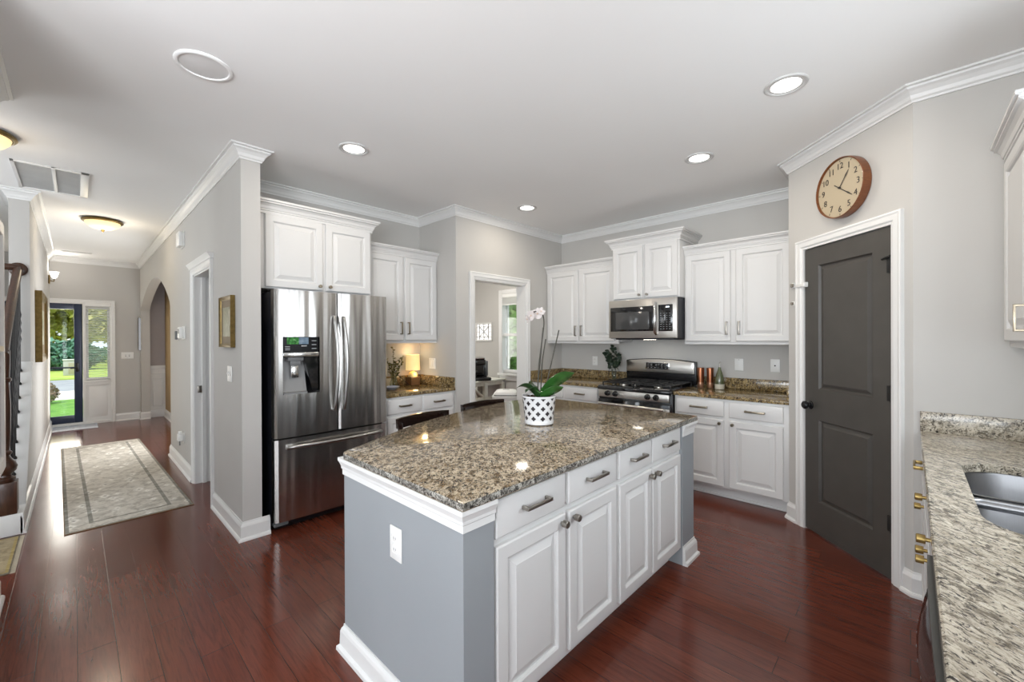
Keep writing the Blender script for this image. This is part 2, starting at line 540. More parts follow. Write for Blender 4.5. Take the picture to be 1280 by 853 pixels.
# front wall of the hall, with the openings of the storm door and the sidelight
struct('wall_front', MB().box(XFW - 0.13, XFW, -2.2, -0.87, 0, CH).box(XFW - 0.13, XFW, -0.87, 0.45, 2.08, CH)
       .box(XFW - 0.13, XFW, 0.45, YH2, 0, CH).box(XFW - 0.13, XFW, YH2, 3.6, 1.03, CH), M['wall'])
# dining room seen through the arch
struct('wall_dining', MB().box(XFW, -5.3, 1.157, 1.25, 0, CH), M['tan'])
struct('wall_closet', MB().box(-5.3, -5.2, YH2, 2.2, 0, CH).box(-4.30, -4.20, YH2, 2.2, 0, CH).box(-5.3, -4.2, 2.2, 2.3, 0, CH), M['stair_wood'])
# sunroom beyond the doorway, with the opening of its window
struct('wall_sunroom', MB().box(-6.6, -5.0, 5.0, 5.12, 0, CH).box(-4.1, XD - 0.12, 5.0, 5.12, 0, CH).box(-5.0, -4.1, 5.0, 5.12, 0, 0.84).box(-5.0, -4.1, 5.0, 5.12, 2.17, CH)
       .box(-6.72, -6.6, 2.6, 5.12, 0, CH).box(-6.6, XF - 0.12, 2.6, 2.72, 0, CH).box(XD - 0.12, XD, YR + 0.1, 5.12, 0, CH), M['wall'])

# ---- crown, base and casing trims
CROWN = [(0.0, CH - 0.088), (0.009, CH - 0.088), (0.011, CH - 0.078), (0.019, CH - 0.070), (0.026, CH - 0.052), (0.040, CH - 0.034), (0.054, CH - 0.024), (0.056, CH - 0.014), (0.071, CH - 0.011), (0.071, CH), (0.0, CH)]
kpath = [(XFW, 0.812), (XE, YH), (XE, YH2), (XF, YH2), (XF, YJ), (XD, YJ), (XD, YR), (XP0, YR), (XP0, YP0), (XQ, YQ), (XR, YQ), (XR, -0.0)]
tag(MB().sweep(kpath, CROWN, -1).build('trim_1', M['trim'], None, 14), 'white crown moulding round the kitchen and along the hall', 'crown moulding', None, 'structure')
tag(MB().sweep([(XFW, YL), (XFW, YH)], CROWN, -1).build('trim_2', M['trim'], None, 14), 'white crown moulding above the front door', 'crown moulding', None, 'structure')
tag(MB().sweep([(XFW, YL), (-5.85, YL), (-5.85, YL - 0.125), (-6.6, YL - 0.125)], CROWN, 1).build('trim_3', M['trim'], None, 14), 'white crown moulding on the stair side of the hall', 'crown moulding', None, 'structure')
tag(MB().sweep([(-3.6, YL - 0.14), (-3.6, YL - 0.02), (-2.3, YL - 0.02)], CROWN, 1).build('trim_4', M['trim'], None, 14), 'white crown moulding end at the upper left corner', 'crown moulding', None, 'structure')
BASE = [(0.0, 0.0), (0.030, 0.0), (0.029, 0.012), (0.022, 0.022), (0.016, 0.024), (0.016, 0.100), (0.012, 0.112), (0.006, 0.122), (0.004, 0.132), (0.0, 0.132)]
def base(name, path, side, label=None):
    return tag(MB().sweep(path, BASE, side).build(name, M['trim'], None, 14), label, 'baseboard' if label else None, None, 'structure')
base('baseboard_hall', [(-4.285, YH), (XE, YH), (XE, YH2 + 0.05)], -1, 'white baseboard round the end of the hall wall')
base('baseboard_hall_middle', [(-6.62, YH), (-5.195, YH)], -1)
base('baseboard_hall_arch', [(XFW, YH), (-9.95, YH), (-9.95, YH2)], -1)
base('baseboard_front', [(XFW, 0.487), (XFW, YH)], -1)
base('baseboard_left', [(XFW, YL), (-4.73, YL)], 1, 'white baseboard under the stairs in the hall')
base('baseboard_near_left', [(-3.6, YL - 0.14), (-3.6, YL - 0.02), (-2.3, YL - 0.02)], 1)
_q = 0.7071
base('baseboard_pantry_left', [(XP0, 3.98), (XP0, YP0), (-0.5687 - 0.072 * _q, 3.7592 + 0.072 * _q)], -1)
base('baseboard_pantry_right', [(-0.0741 + 0.07 * _q, 3.2646 - 0.07 * _q), (XQ, YQ), (0.075, YQ)], -1, 'white baseboard right of the charcoal pantry door')
base('baseboard_doorway', [(XD, YJ + 0.0), (XD, 2.925)], -1)
base('baseboard_dining', [(XFW, 1.157), (-6.4, 1.157)], -1)

CASE = [(0.0, 0.0), (0.0, 0.010), (0.012, 0.012), (0.022, 0.019), (0.050, 0.019), (0.060, 0.023), (0.070, 0.021), (0.070, 0.0)]  # (outwards from opening, out of wall)
def casing(name, a0, a1, top, fr, label, w=1.0):
    prof = [(o * w, h) for o, h in CASE]
    return tag(MB().sweep([(a0, 0), (a0, top), (a1, top), (a1, 0)], prof, 1, frame=fr).build(name, M['trim'], None, 14), label, 'door casing', None, 'structure')
casing('trim_5', 2.99, 3.82, 2.08, lambda a, b, o: (XD + o, a, b), 'white casing round the opening to the sunroom')
tag(MB().box(XD - 0.14, XD + 0.004, 2.985, 2.999, 0, 2.08).box(XD - 0.14, XD + 0.004, 3.811, 3.825, 0, 2.08).box(XD - 0.14, XD + 0.004, 2.99, 3.82, 2.066, 2.082).build('trim_6', M['trim']), 'white jamb lining the opening to the sunroom', 'door jamb', None, 'structure')
def fpan(a, b, o):
    v = PANR @ Vector((a, -o, b))
    return (v.x, v.y, v.z)
casing('trim_7', -0.002, 0.7015, 2.075, fpan, 'white casing round the charcoal pantry door')
casing('trim_8', -5.12, -4.36, 2.06, lambda a, b, o: (a, YH - o, b), 'white casing round the hall closet doorway')
tag(MB().box(-5.125, -5.105, YH - 0.003, YH2 + 0.01, 0, 2.06).box(-4.375, -4.355, YH - 0.003, YH2 + 0.01, 0, 2.06).box(-5.12, -4.36, YH - 0.003, YH2 + 0.01, 2.045, 2.065).box(-5.105, -5.085, 0.87, 0.90, 0, 2.045)
    .build('trim_9', M['trim']), 'white jamb of the hall closet doorway', 'door jamb', None, 'structure')
tag(MB().sweep([(-5.22, YH), (-4.26, YH)], [(0.0, 2.118), (0.026, 2.118), (0.028, 2.130), (0.045, 2.155), (0.050, 2.165), (0.0, 2.165)], -1).build('trim_10', M['trim'], None, 14), 'white cap moulding over the hall closet doorway', 'door casing', None, 'structure')
# closet door standing open inside
dc = tag(MB().box(-5.10, -5.063, 0.945, 1.62, 0.012, 2.035, 0.003).build('door_3', M['trim']), 'white closet door standing open behind the hall doorway', 'door', None, 'structure')
MB().lathe([(0.012, 0), (0.012, 0.02), (0.028, 0.03), (0.03, 0.05), (0.02, 0.06)], (-5.063, 0.985, 0.94), 20, 'x').build('door_knob', M['pewter'], dc)
tag(MB().box(-5.088, -5.083, 0.83, 0.865, 0.90, 0.97, 0.001).build('trim_11', M['pewter']), 'dark strike plate on the hall closet jamb', 'strike plate', None, 'structure')
# wainscot on the dining side of the front wall
wc = MB().box(XFW, XFW + 0.012, YH2 + 0.002, 1.157, 0, 0.90)
wc.box(XFW, XFW + 0.03, YH2 + 0.002, 1.157, 0.89, 0.95, 0.006).box(XFW, XFW + 0.02, YH2 + 0.002, 1.157, 0.80, 0.82, 0.004).box(XFW, XFW + 0.025, YH2 + 0.002, 1.157, 0, 0.13, 0.005)
wc.box(XFW + 0.008, XFW + 0.02, 0.98, 1.12, 0.70, 0.72, 0.003).box(XFW + 0.008, XFW + 0.02, 0.98, 1.12, 0.2, 0.22, 0.003).box(XFW + 0.008, XFW + 0.02, 0.98, 1.0, 0.2, 0.72, 0.003).box(XFW + 0.008, XFW + 0.02, 1.1, 1.12, 0.2, 0.72, 0.003)
tag(wc.build('trim_12', M['trim']), 'white panelled wainscot seen through the hall arch', 'wainscot', None, 'structure')
struct('wall_dining_front', MB().box(XFW, XFW + 0.006, YH2 + 0.002, 1.157, 0.90, CH - 0.01), M['mauve'])

# ---- pantry door
M['hinge_black'] = plain('matte_black_hinge', (0.006, 0.006, 0.006), 0.55)
pd = MB()
Wd, Hd = 0.6995, 2.070
def panel(mb, x0, x1, z0, z1, yf, st, groove, field, drop=0.008):
    def R(i, y): return [(x0 + i, y, z0 + i), (x1 - i, y, z0 + i), (x1 - i, y, z1 - i), (x0 + i, y, z1 - i)]
    mb.rings([R(0, yf), R(0.004, yf - 0.001), R(groove, yf + drop), R(groove + 0.008, yf + drop), R(field, yf + 0.002)], False, True)
y0 = 0.003
def slab_with_panels(mb, x1, z0, z1, pans, yf, t):
    """door face made of rails and stiles around the sunken panels (all panels share x limits)"""
    px0, px1 = pans[0][0], pans[0][1]
    mb.box(0.002, px0, yf, yf + t, z0, z1).box(px1, x1, yf, yf + t, z0, z1)
    zs = [z0] + [v for p in pans for v in p[2:]] + [z1]
    for k in range(0, len(zs), 2):
        mb.box(px0, px1, yf, yf + t, zs[k], zs[k + 1])
    for p in pans:
        panel(mb, p[0], p[1], p[2], p[3], yf, 0, 0.014, 0.044, 0.014)
        mb.box(p[0], p[1], yf + t * 0.5, yf + t, p[2], p[3])
slab_with_panels(pd, Wd - 0.002, 0.010, Hd, [(0.128, 0.572, 0.240, 0.835), (0.128, 0.572, 1.050, 1.945)], y0, 0.035)
pdo = tag(pd.xf(PANR).build('door_1', M['door_grey'], None, 20), 'charcoal two-panel pantry door in the angled wall', 'door', None, 'structure')
MB().lathe([(0.031, 0.004), (0.031, -0.002), (0.026, -0.006), (0.013, -0.009), (0.011, -0.016), (0.020, -0.022), (0.029, -0.034), (0.029, -0.044), (0.020, -0.052), (0.0, -0.054)], (0.052, 0, 0.928), 28, 'y').xf(PANR).build('door_knob', M['black_satin'], pdo)
for zc in (1.845, 1.095, 0.335):
    h = MB().box(0.668, Wd - 0.001, y0 - 0.007, y0 + 0.004, zc - 0.045, zc + 0.045, 0.001)
    h.cyl((Wd - 0.004, y0 - 0.006, zc - 0.05), (Wd - 0.004, y0 - 0.006, zc + 0.05), 0.007, n=12)
    if zc > 1.5:
        h.tube([(Wd - 0.004, y0 - 0.008, zc + 0.05), (Wd - 0.055, y0 - 0.014, zc + 0.040)], 0.008, 8)
    h.xf(PANR).build('hinge', M['hinge_black'], pdo)

# ---- front storm door, sidelight
casing('trim_13', -0.86, 0.42, 2.045, lambda a, b, o: (XFW + o, a, b), 'white casing round the front door and sidelight', 0.9)
tag(MB().box(XFW - 0.10, XFW + 0.015, 0.085, 0.125, 0, 2.045, 0.003).box(XFW - 0.12, XFW - 0.005, -0.86, 0.42, 2.035, 2.08, 0.003).box(XFW - 0.12, XFW + 0.005, -0.87, -0.83, 0, 2.045).box(XFW - 0.12, XFW + 0.005, 0.412, 0.45, 0, 2.05)
    .box(XFW - 0.12, XFW + 0.01, -0.83, 0.42, 0.0, 0.045).build('trim_14', M['trim']), 'white mullion between the front door and sidelight', 'door frame', None, 'structure')
sd = MB()
xa, xb = XFW - 0.075, XFW - 0.035
sd.box(xa, xb, -0.83, -0.73, 0.03, 2.035, 0.004).box(xa, xb, -0.015, 0.083, 0.03, 2.035, 0.004).box(xa, xb, -0.73, -0.015, 1.94, 2.035, 0.003).box(xa, xb, -0.73, -0.015, 0.03, 0.17, 0.003).box(xa + 0.01, xb - 0.005, -0.73, -0.015, 0.955, 0.98, 0.002)
sdo = tag(sd.build('door_2', M['storm_frame']), 'navy-black full glass storm door at the end of the hall', 'door', None, 'structure')
MB().box(XFW - 0.058, XFW - 0.052, -0.73, -0.015, 0.17, 1.94).build('glass_pane', M['glass'], sdo, 0)
MB().box(XFW - 0.035, XFW - 0.01, 0.0, 0.04, 0.90, 1.04, 0.004).tube([(XFW - 0.015, 0.02, 0.96), (XFW + 0.02, 0.02, 0.96), (XFW + 0.02, -0.06, 0.955)], 0.008, 8).build('door_handle', M['black_satin'], sdo)
w1 = MB()
xa, xb = XFW - 0.07, XFW - 0.02
w1.box(xa, xb, 0.125, 0.155, 0.72, 2.035, 0.003).box(xa, xb, 0.385, 0.415, 0.72, 2.035, 0.003).box(xa, xb, 0.155, 0.385, 1.95, 2.035, 0.003).box(xa, xb, 0.155, 0.385, 0.72, 0.78, 0.003)
w1.box(xa, xb + 0.005, 0.125, 0.415, 0.03, 0.72).box(xb, xb + 0.012, 0.16, 0.38, 0.12, 0.64, 0.006)
w1.box(xb, XFW + 0.055, 0.10, 0.425, 0.712, 0.742, 0.005).box(xb, XFW + 0.02, 0.115, 0.41, 0.66, 0.712, 0.003)
w1o = tag(w1.build('window_1', M['trim']), 'tall narrow sidelight beside the front door', 'window', None, 'structure')
MB().box(XFW - 0.05, XFW - 0.045, 0.155, 0.385, 0.78, 1.95).build('window_pane', M['glass'], w1o, 0)
bl = thing('window_blind', 'white slatted blind with open slats on the sidelight by the front door', 'blind', (XFW - 0.005, 0.27, 0.76))
MB().box(-0.03, 0.03, -0.16, 0.16, 1.24, 1.30, 0.004).build('headrail', M['blind'], bl)
sl = MB()
for k in range(47):
    z = 0.03 + k * 0.0258
    sl.prism([(-0.014, z - 0.0055), (0.014, z + 0.0040), (0.014, z + 0.0056), (-0.014, z - 0.0039)], -0.145, 0.145, 'y')
sl.build('slats', M['blind'], bl)
MB().box(-0.024, 0.024, -0.145, 0.145, 0.0, 0.018, 0.003).build('bottom_rail', M['blind'], bl)

# ---- sunroom window
w2 = MB()
x0_, x1_ = -5.0, -4.1
w2.box(x0_, x0_ + 0.045, 5.085, 5.12, 0.84, 2.17, 0.003).box(x1_ - 0.045, x1_, 5.03, 5.08, 0.84, 2.17, 0.003).box(x0_, x1_, 5.03, 5.08, 2.11, 2.17, 0.003).box(x0_, x1_, 5.03, 5.08, 0.84, 0.90, 0.003).box(x0_, x1_, 5.025, 5.075, 1.46, 1.51, 0.003)
w2.box(-4.565, -4.545, 5.035, 5.065, 0.90, 2.11)
w2o = tag(w2.build('window_2', M['trim']), 'white sunroom window beyond the doorway', 'window', None, 'structure')
MB().box(x0_ + 0.04, x1_ - 0.04, 5.05, 5.056, 0.88, 2.13).build('window_pane', M['glass'], w2o, 0)
tag(MB().box(x0_ - 0.004, x0_ + 0.008, 4.99, 5.09, 0.84, 2.17).box(x0_ - 0.07, x0_, 4.982, 5.0, 0.84, 2.24, 0.004).box(x1_, x1_ + 0.07, 4.982, 5.0, 0.84, 2.24, 0.004).box(x0_, x1_, 4.982, 5.0, 2.17, 2.24, 0.004).box(x0_ - 0.08, x1_ + 0.08, 4.95, 5.03, 0.80, 0.84, 0.006).box(x0_ - 0.06, x1_ + 0.06, 4.984, 5.0, 0.72, 0.80, 0.004).build('trim_15', M['trim']), 'white casing and sill of the sunroom window', 'window casing', None, 'structure')
rb = thing('window_blind', 'raised white blind at the top of the sunroom window', 'blind', (-4.55, 5.01, 1.98))
MB().box(-0.445, 0.445, -0.02, 0.015, 0.13, 0.19, 0.004).build('headrail', M['blind'], rb)
sl = MB()
for k in range(12):
    sl.box(-0.44, 0.44, -0.022, 0.018, 0.02 + k * 0.009, 0.0245 + k * 0.009)
sl.build('slats', M['blind'], rb)
MB().box(-0.44, 0.44, -0.022, 0.018, 0.0, 0.016, 0.002).build('bottom_rail', M['blind'], rb)

# ---- stair knee wall and bottom step
struct('wall_stair', MB().prism([(-5.0, 0), (-5.0, 0.15), (-5.85, 1.20), (-5.85, 0)], YL - 0.125, YL, 'y'), M['wall'])
def slope_cap(mb, ya, yb, h):
    mb.prism([(-4.97, 0.155), (-5.85, 1.235), (-5.85, 1.235 - h), (-4.97, 0.155 - h)], ya, yb, 'y', 0.004)
cp = MB()
slope_cap(cp, YL - 0.14, YL + 0.014, 0.045)
tag(cp.build('trim_16', M['trim']), 'white sloped cap under the stair balusters', 'stair trim', None, 'structure')
struct('trim_17', MB().box(-5.6, -4.73, -1.5, YL + 0.016, 0, 0.155, 0.006), M['trim'], 'white bottom step at the foot of the stairs', 'stair step')
stp = MB()
for k in range(6):
    stp.box(-5.0 - 0.25 * (k + 1) - 0.02, -5.0 - 0.25 * k, -1.5, YL - 0.13, 0.155 + 0.19 * k, 0.155 + 0.19 * (k + 1))
struct('trim_18', stp, M['stair_wood'], 'brown stair treads behind the balusters', 'stairs')

# sash bars added over the unseen sink window, breaking its reflection in the refrigerator
w3 = MB()
for ya, yb in ((1.39, 1.46), (1.92, 1.98), (2.44, 2.51)):
    w3.box(0.622, 0.65, ya, yb, 1.14, 2.18, 0.003)
for za, zb in ((1.13, 1.19), (1.63, 1.68), (2.12, 2.19)):
    w3.box(0.622, 0.65, 1.39, 2.51, za, zb, 0.003)
w3.box(0.60, 0.67, 1.36, 2.53, 1.10, 1.13, 0.004)
struct('window_3', w3, M['trim'], 'white sash bars added over the unseen sink window', 'window')
# ------------------------------------------------------------------ cabinet makers (front at y = 0 facing -y, x to the right, z up)
def raised_door(x0, x1, z0, z1, yf=-0.020, t=0.019, st=0.058):
    mb = MB()
    def R(i, y):
        return [(x0 + i, y, z0 + i), (x1 - i, y, z0 + i), (x1 - i, y, z1 - i), (x0 + i, y, z1 - i)]
    mb.rings([R(0, yf + t), R(0, yf + 0.005), R(0.005, yf), R(st - 0.006, yf), R(st, yf + 0.004), R(st + 0.003, yf + 0.013), R(st + 0.012, yf + 0.013), R(st + 0.038, yf + 0.003), R(st + 0.040, yf + 0.0015)])
    return mb

def drawer_slab(x0, x1, z0, z1, yf=-0.020, t=0.019):
    mb = MB()
    def R(i, y):
        return [(x0 + i, y, z0 + i), (x1 - i, y, z0 + i), (x1 - i, y, z1 - i), (x0 + i, y, z1 - i)]
    mb.rings([R(0, yf + t), R(0, yf + 0.006), R(0.004, yf + 0.002), R(0.012, yf)])
    return mb

def pull(x, z, L, yf=-0.020, vert=False, w=0.016):
    mb = MB()
    h = L / 2
    if vert:
        mb.box(x - w / 2, x + w / 2, yf - 0.034, yf - 0.026, z - h, z + h, 0.002)
        for s in (-1, 1):
            mb.box(x - w / 2, x + w / 2, yf - 0.030, yf, z + s * h - (0.010 if s > 0 else 0), z + s * h + (0.010 if s < 0 else 0), 0.002)
    else:
        mb.box(x - h, x + h, yf - 0.034, yf - 0.025, z - w / 2, z + w / 2, 0.002)
        for s in (-1, 1):
            mb.box(x + s * h - (0.011 if s > 0 else 0), x + s * h + (0.011 if s < 0 else 0), yf - 0.030, yf, z - w / 2, z + w / 2, 0.002)
    return mb

def knob(x, z, yf=-0.020, r=0.0135, long=0.030):
    return MB().lathe([(r * 0.45, 0.0), (r * 0.45, -0.010), (r * 0.97, -0.0105), (r, -0.013), (r, -long), (r * 0.85, -long - 0.002), (0, -long - 0.0025)], (x, yf, z), 24, 'y')

CABCROWN = [(0.0, -0.016), (0.010, -0.016), (0.010, 0.002), (0.016, 0.004), (0.016, 0.014), (0.021, 0.016), (0.026, 0.036), (0.038, 0.050), (0.050, 0.055), (0.050, 0.064), (0.060, 0.067), (0.060, 0.082), (0.0, 0.082)]

def upper_cabinet(root, w, d, z0, z1, doors, metal, handle, left_side=True, right_side=True, crown=1.0, cl=None, cr=None, rail=True):
    """doors: list of (x0, x1, handle side)"""
    b = MB().box(0, w, 0, d, z0, z1, 0.001)
    if rail:
        b.box(0.0, w, 0.004, 0.022, z0 - 0.018, z0)
    b.build('cabinet_body', M['cab'], root)
    for x0, x1, hs in doors:
        dr = raised_door(x0, x1, z0 + 0.012, z1 - 0.030).build('door', M['cab'], root, 8)
        hx = x1 - 0.030 if hs == 'r' else x0 + 0.030
        if handle == 'pull':
            pull(hx, z0 + 0.135, 0.125, vert=True).build('door_pull', M[metal], dr)
        elif handle == 'knob':
            knob(hx, z0 + 0.045).build('door_knob', M[metal], dr)
    pth = []
    if left_side: pth.append((0, d))
    pth += [(0, 0), (w, 0)]
    if right_side: pth.append((w, d))
    prof = [(o * crown, z1 - 0.012 + h * crown) for o, h in CABCROWN]
    MB().sweep(pth, prof, -1).build('crown', M['cab'], root, 12)

def base_cabinet(root, w, d, doors, drawers, metal, dmetal=None, door_h='knob', ztop=0.883, dz=(0.728, 0.862), doz=(0.115, 0.700), toe=0.07, ends=True):
    b = MB().box(0, w, 0, d, 0.10, ztop, 0.001).box(0, w, toe, d, 0.0, 0.10)
    if ztop < 0.8:
        b.box(0, w, 0, 0.02, ztop, 0.883)
    b.box(0, w, toe - 0.016, toe, 0.0, 0.022, 0.004)
    b.build('cabinet_body', M['cab'], root)
    for x0, x1, hs in doors:
        dr = raised_door(x0, x1, doz[0], doz[1]).build('door', M['cab'], root, 8)
        if hs in 'lr':
            knob(x1 - 0.030 if hs == 'r' else x0 + 0.030, doz[1] - 0.030).build('door_knob', M[metal], dr)
    for it in drawers:
        x0, x1, L = it[:3]
        dw = drawer_slab(x0, x1, dz[0], dz[1]).build('drawer', M['cab'], root, 20)
        if L > 0:
            pull((x0 + x1) / 2, (dz[0] + dz[1]) / 2 + 0.004, L).build('drawer_pull', M[dmetal or metal], dw)
        elif L < 0:
            knob((x0 + x1) / 2, (dz[0] + dz[1]) / 2 + 0.012).build('drawer_knob', M[metal], dw)

# ------------------------------------------------------------------ island
isl = thing('kitchen_island', 'blue-grey kitchen island with white doors and drawers', 'island', (-1.03, 0.85, 0), 90)
ILN = 1.95
MB().box(0.0, 0.135, 0.0, 0.85, 0.0, 0.8832).box(1.765, ILN, 0.0, 0.85, 0.0, 0.8832).box(0.135, 1.765, 0.60, 0.85, 0.0, 0.8832).build('end_wall', M['island_grey'], isl)
MB().box(0.135, 1.765, 0.020, 0.60, 0.095, 0.8832).box(0.135, 1.765, 0.09, 0.60, 0.0, 0.095).build('cabinet_body', M['cab'], isl)
for x0, x1, hs in ((0.150, 0.548, 'r'), (0.572, 0.962, 'l'), (0.992, 1.342, 'r'), (1.356, 1.742, 'l')):
    dr = raised_door(x0, x1, 0.118, 0.702, 0.0, 0.020).build('door', M['cab'], isl, 8)
    knob(x1 - 0.030 if hs == 'r' else x0 + 0.030, 0.672, 0.0, 0.0145, 0.032).build('door_knob', M['pewter'], dr)
    dw = drawer_slab(x0, x1, 0.730, 0.866, 0.0, 0.020).build('drawer', M['cab'], isl, 20)
    pull((x0 + x1) / 2, 0.806, 0.145, 0.0, w=0.014).build('drawer_pull', M['pewter'], dw)
COVE = [(0.0, 0.806), (0.006, 0.806), (0.006, 0.830), (0.010, 0.834), (0.011, 0.846), (0.017, 0.862), (0.019, 0.866), (0.021, 0.868), (0.021, 0.8836), (0.0, 0.8836)]
for pth in ([(0.135, 0.0), (0.0, 0.0), (0.0, 0.85), (0.4, 0.85)], [(1.5, 0.85), (ILN, 0.85), (ILN, 0.0), (1.765, 0.0)]):
    MB().sweep(pth, COVE, 1).build('top_moulding', M['trim'], isl, 12)
IB = [(0.0, 0.0), (0.030, 0.0), (0.029, 0.016), (0.018, 0.026), (0.016, 0.085), (0.012, 0.098), (0.005, 0.108), (0.004, 0.118), (0.0, 0.118)]
for pth in ([(0.135, 0.0), (0.0, 0.0), (0.0, 0.85), (0.4, 0.85)], [(1.5, 0.85), (ILN, 0.85), (ILN, 0.0), (1.765, 0.0)]):
    MB().sweep(pth, IB, 1).build('base_moulding', M['trim'], isl, 12)

def countertop(poly, z0=0.884, z1=0.915, name='slab'):
    mb = MB()
    mb.prism(poly, z0, z1, 'z')
    es = [e for e in mb.bm.edges if len(e.link_faces) == 2 and any(abs(abs(f.normal.z) - 1) < 1e-3 for f in e.link_faces) and not all(abs(abs(f.normal.z) - 1) < 1e-3 for f in e.link_faces)]
    bmesh.ops.bevel(mb.bm, geom=es, offset=0.004, segments=2, profile=0.5, affect='EDGES')
    return mb
bow = [(-2.011, 1.142), (-2.093, 1.295), (-2.150, 1.420), (-2.205, 1.590), (-2.258, 1.780), (-2.292, 1.930), (-2.325, 2.100), (-2.350, 2.300), (-2.362, 2.460), (-2.352, 2.560), (-2.322, 2.650), (-2.270, 2.725), (-2.200, 2.772), (-2.100, 2.790)]
ipoly = [(-1.006, 0.830), (-1.006, 2.806), (-1.5, 2.800)] + list(reversed(bow)) + [(-1.92, 0.955), (-1.868, 0.848), (-1.845, 0.830)]
ic = thing('countertop', 'beige and brown speckled granite worktop with a curved seating edge on the island', 'countertop', (-1.5, 1.8, 0.884))
def loc(poly, c): return [(x - c[0], y - c[1]) for x, y in poly]
slab_o = countertop(loc(ipoly, (-1.5, 1.8)), 0.0, 0.031).build('slab', [M['granite_island'], M['granite_edge']], ic, 25)
for p_ in slab_o.data.polygons:
    p_.material_index = 1 if abs(p_.normal.z) < 0.35 else 0

def plate(mb, w, h, d=0.006):
    return mb.box(-w / 2, w / 2, -d, 0, -h / 2, h / 2, 0.003)

def outlet_thing(label, loc_, rot, w=0.072, h=0.116, kind='outlet', group=None, name=None, cat='outlet'):
    t = thing(name or 'electrical_outlet', label, cat, loc_, rot, group)
    plate(MB(), w, h).build('cover_plate', M['white_plastic'], t)
    gangs = max(1, round(w / 0.072 + 0.1)) if w > 0.1 else 1
    for g in range(gangs):
        gx = (g - (gangs - 1) / 2) * 0.046
        mb, sl = MB(), MB()
        if kind == 'outlet':
            for s in (-1, 1):
                mb.box(gx - 0.017, gx + 0.017, -0.009, -0.005, s * 0.021 - 0.014, s * 0.021 + 0.014, 0.004)
                for q in (-1, 1):
                    sl.box(gx + q * 0.0065 - 0.001, gx + q * 0.0065 + 0.001, -0.0094, -0.0085, s * 0.021 - 0.003, s * 0.021 + 0.006)
        elif kind == 'switch':
            mb.box(gx - 0.006, gx + 0.006, -0.016, -0.005, -0.004, 0.014, 0.002)
            sl.box(gx - 0.007, gx + 0.007, -0.0065, -0.0055, -0.014, 0.016)
        elif kind == 'rocker':
            mb.box(gx - 0.017, gx + 0.017, -0.010, -0.005, -0.034, 0.034, 0.002)
            sl.cyl((gx, -0.0065, 0.048), (gx, -0.0055, 0.048), 0.003, n=8)
        elif kind == 'jack':
            mb.cyl((gx, -0.010, 0), (gx, -0.005, 0), 0.010, n=16)
            sl.cyl((gx, -0.0125, 0), (gx, -0.0095, 0), 0.0065, n=12)
        s_ = mb.build({'outlet': 'socket', 'switch': 'toggle', 'rocker': 'rocker', 'jack': 'jack'}[kind], M['white_plastic'], t)
        sl.build('slot_print', M['slot'], s_)
    return t
outlet_thing('white double socket outlet on the grey end panel of the island', (-1.428, 0.849, 0.640), 0, 0.082, 0.128)

# ------------------------------------------------------------------ refrigerator (local: front at y=0, x 0..0.905)
fr = thing('refrigerator', 'stainless french door refrigerator with water dispenser', 'refrigerator', (-3.351, 1.0017, 0), 90)
MB().box(0.004, 0.901, 0.085, 0.69, 0.03, 1.785, 0.004).build('fridge_body', M['black_side'], fr)
def front_profile(x0, x1, bul=0.010, t=0.078, r=0.012, n=16):
    """plan outline of a door whose front bows out a little"""
    pts = []
    for k in range(n + 1):
        s = k / n
        x = x0 + (x1 - x0) * s
        e = min(x - x0, x1 - x)
        y = -bul * (1 - (2 * s - 1) ** 2) + (r - math.sqrt(max(0, r * r - (r - min(e, r)) ** 2)))
        pts.append((x, y))
    return pts + [(x1, t), (x0, t)]
def part_profile(x0, x1, a, b):
    """slice a..b of the front of the door x0..x1"""
    full = [p for p in front_profile(x0, x1, n=60) if p[1] < 0.05]
    seg = [p for p in full if a - 1e-6 <= p[0] <= b + 1e-6]
    return seg + [(b, 0.078), (a, 0.078)]
DX = (0.058, 0.312)
dl = MB()
L0, L1 = 0.0, 0.466
dl.prism(front_profile(L0, L1, n=30), 0.694, 1.012, 'z').prism(front_profile(L0, L1, n=30), 1.444, 1.796, 'z')
dl.prism(part_profile(L0, L1, L0, DX[0]), 1.012, 1.444, 'z').prism(part_profile(L0, L1, DX[1], L1), 1.012, 1.444, 'z')
dlo = dl.build('door', M['steel'], fr, 25)
dro = MB().prism(front_profile(0.474, 0.905, n=30), 0.694, 1.796, 'z').build('door', M['steel'], fr, 25)
fz = MB().prism(front_profile(0.0, 0.905, 0.014, n=40), 0.075, 0.682, 'z').build('freezer_drawer', M['steel'], fr, 25)
# dispenser
M['black_disp'] = plain('black_dispenser_glass', (0.008, 0.008, 0.009), 0.25)
M['black_disp'].node_tree.nodes['Principled BSDF'].inputs['Specular IOR Level'].default_value = 0.15
disp = MB().box(DX[0], DX[1], 0.0, 0.078, 1.290, 1.444).box(DX[0], DX[1], 0.066, 0.078, 1.012, 1.29).build('dispenser', M['black_disp'], dlo)
MB().box(DX[0], DX[1], -0.010, 0.02, 1.292, 1.326, 0.003).build('dispenser_bar', M['chrome'], disp)
MB().prism([(0.002, 1.012), (0.066, 1.012), (0.066, 1.29), (0.062, 1.29), (0.052, 1.14), (0.020, 1.030), (0.002, 1.024)], DX[0] + 0.004, DX[1] - 0.082, 'x').build('dispenser_recess', plain('grey_recess', (0.24, 0.24, 0.24), 0.45, 0.3), disp)
MB().prism([(DX[1] - 0.105, 1.29), (DX[1] - 0.002, 1.29), (DX[1] - 0.002, 1.024), (DX[1] - 0.045, 1.024)], 0.004, 0.064, 'y').build('dispenser_wall', M['black_gloss'], disp)
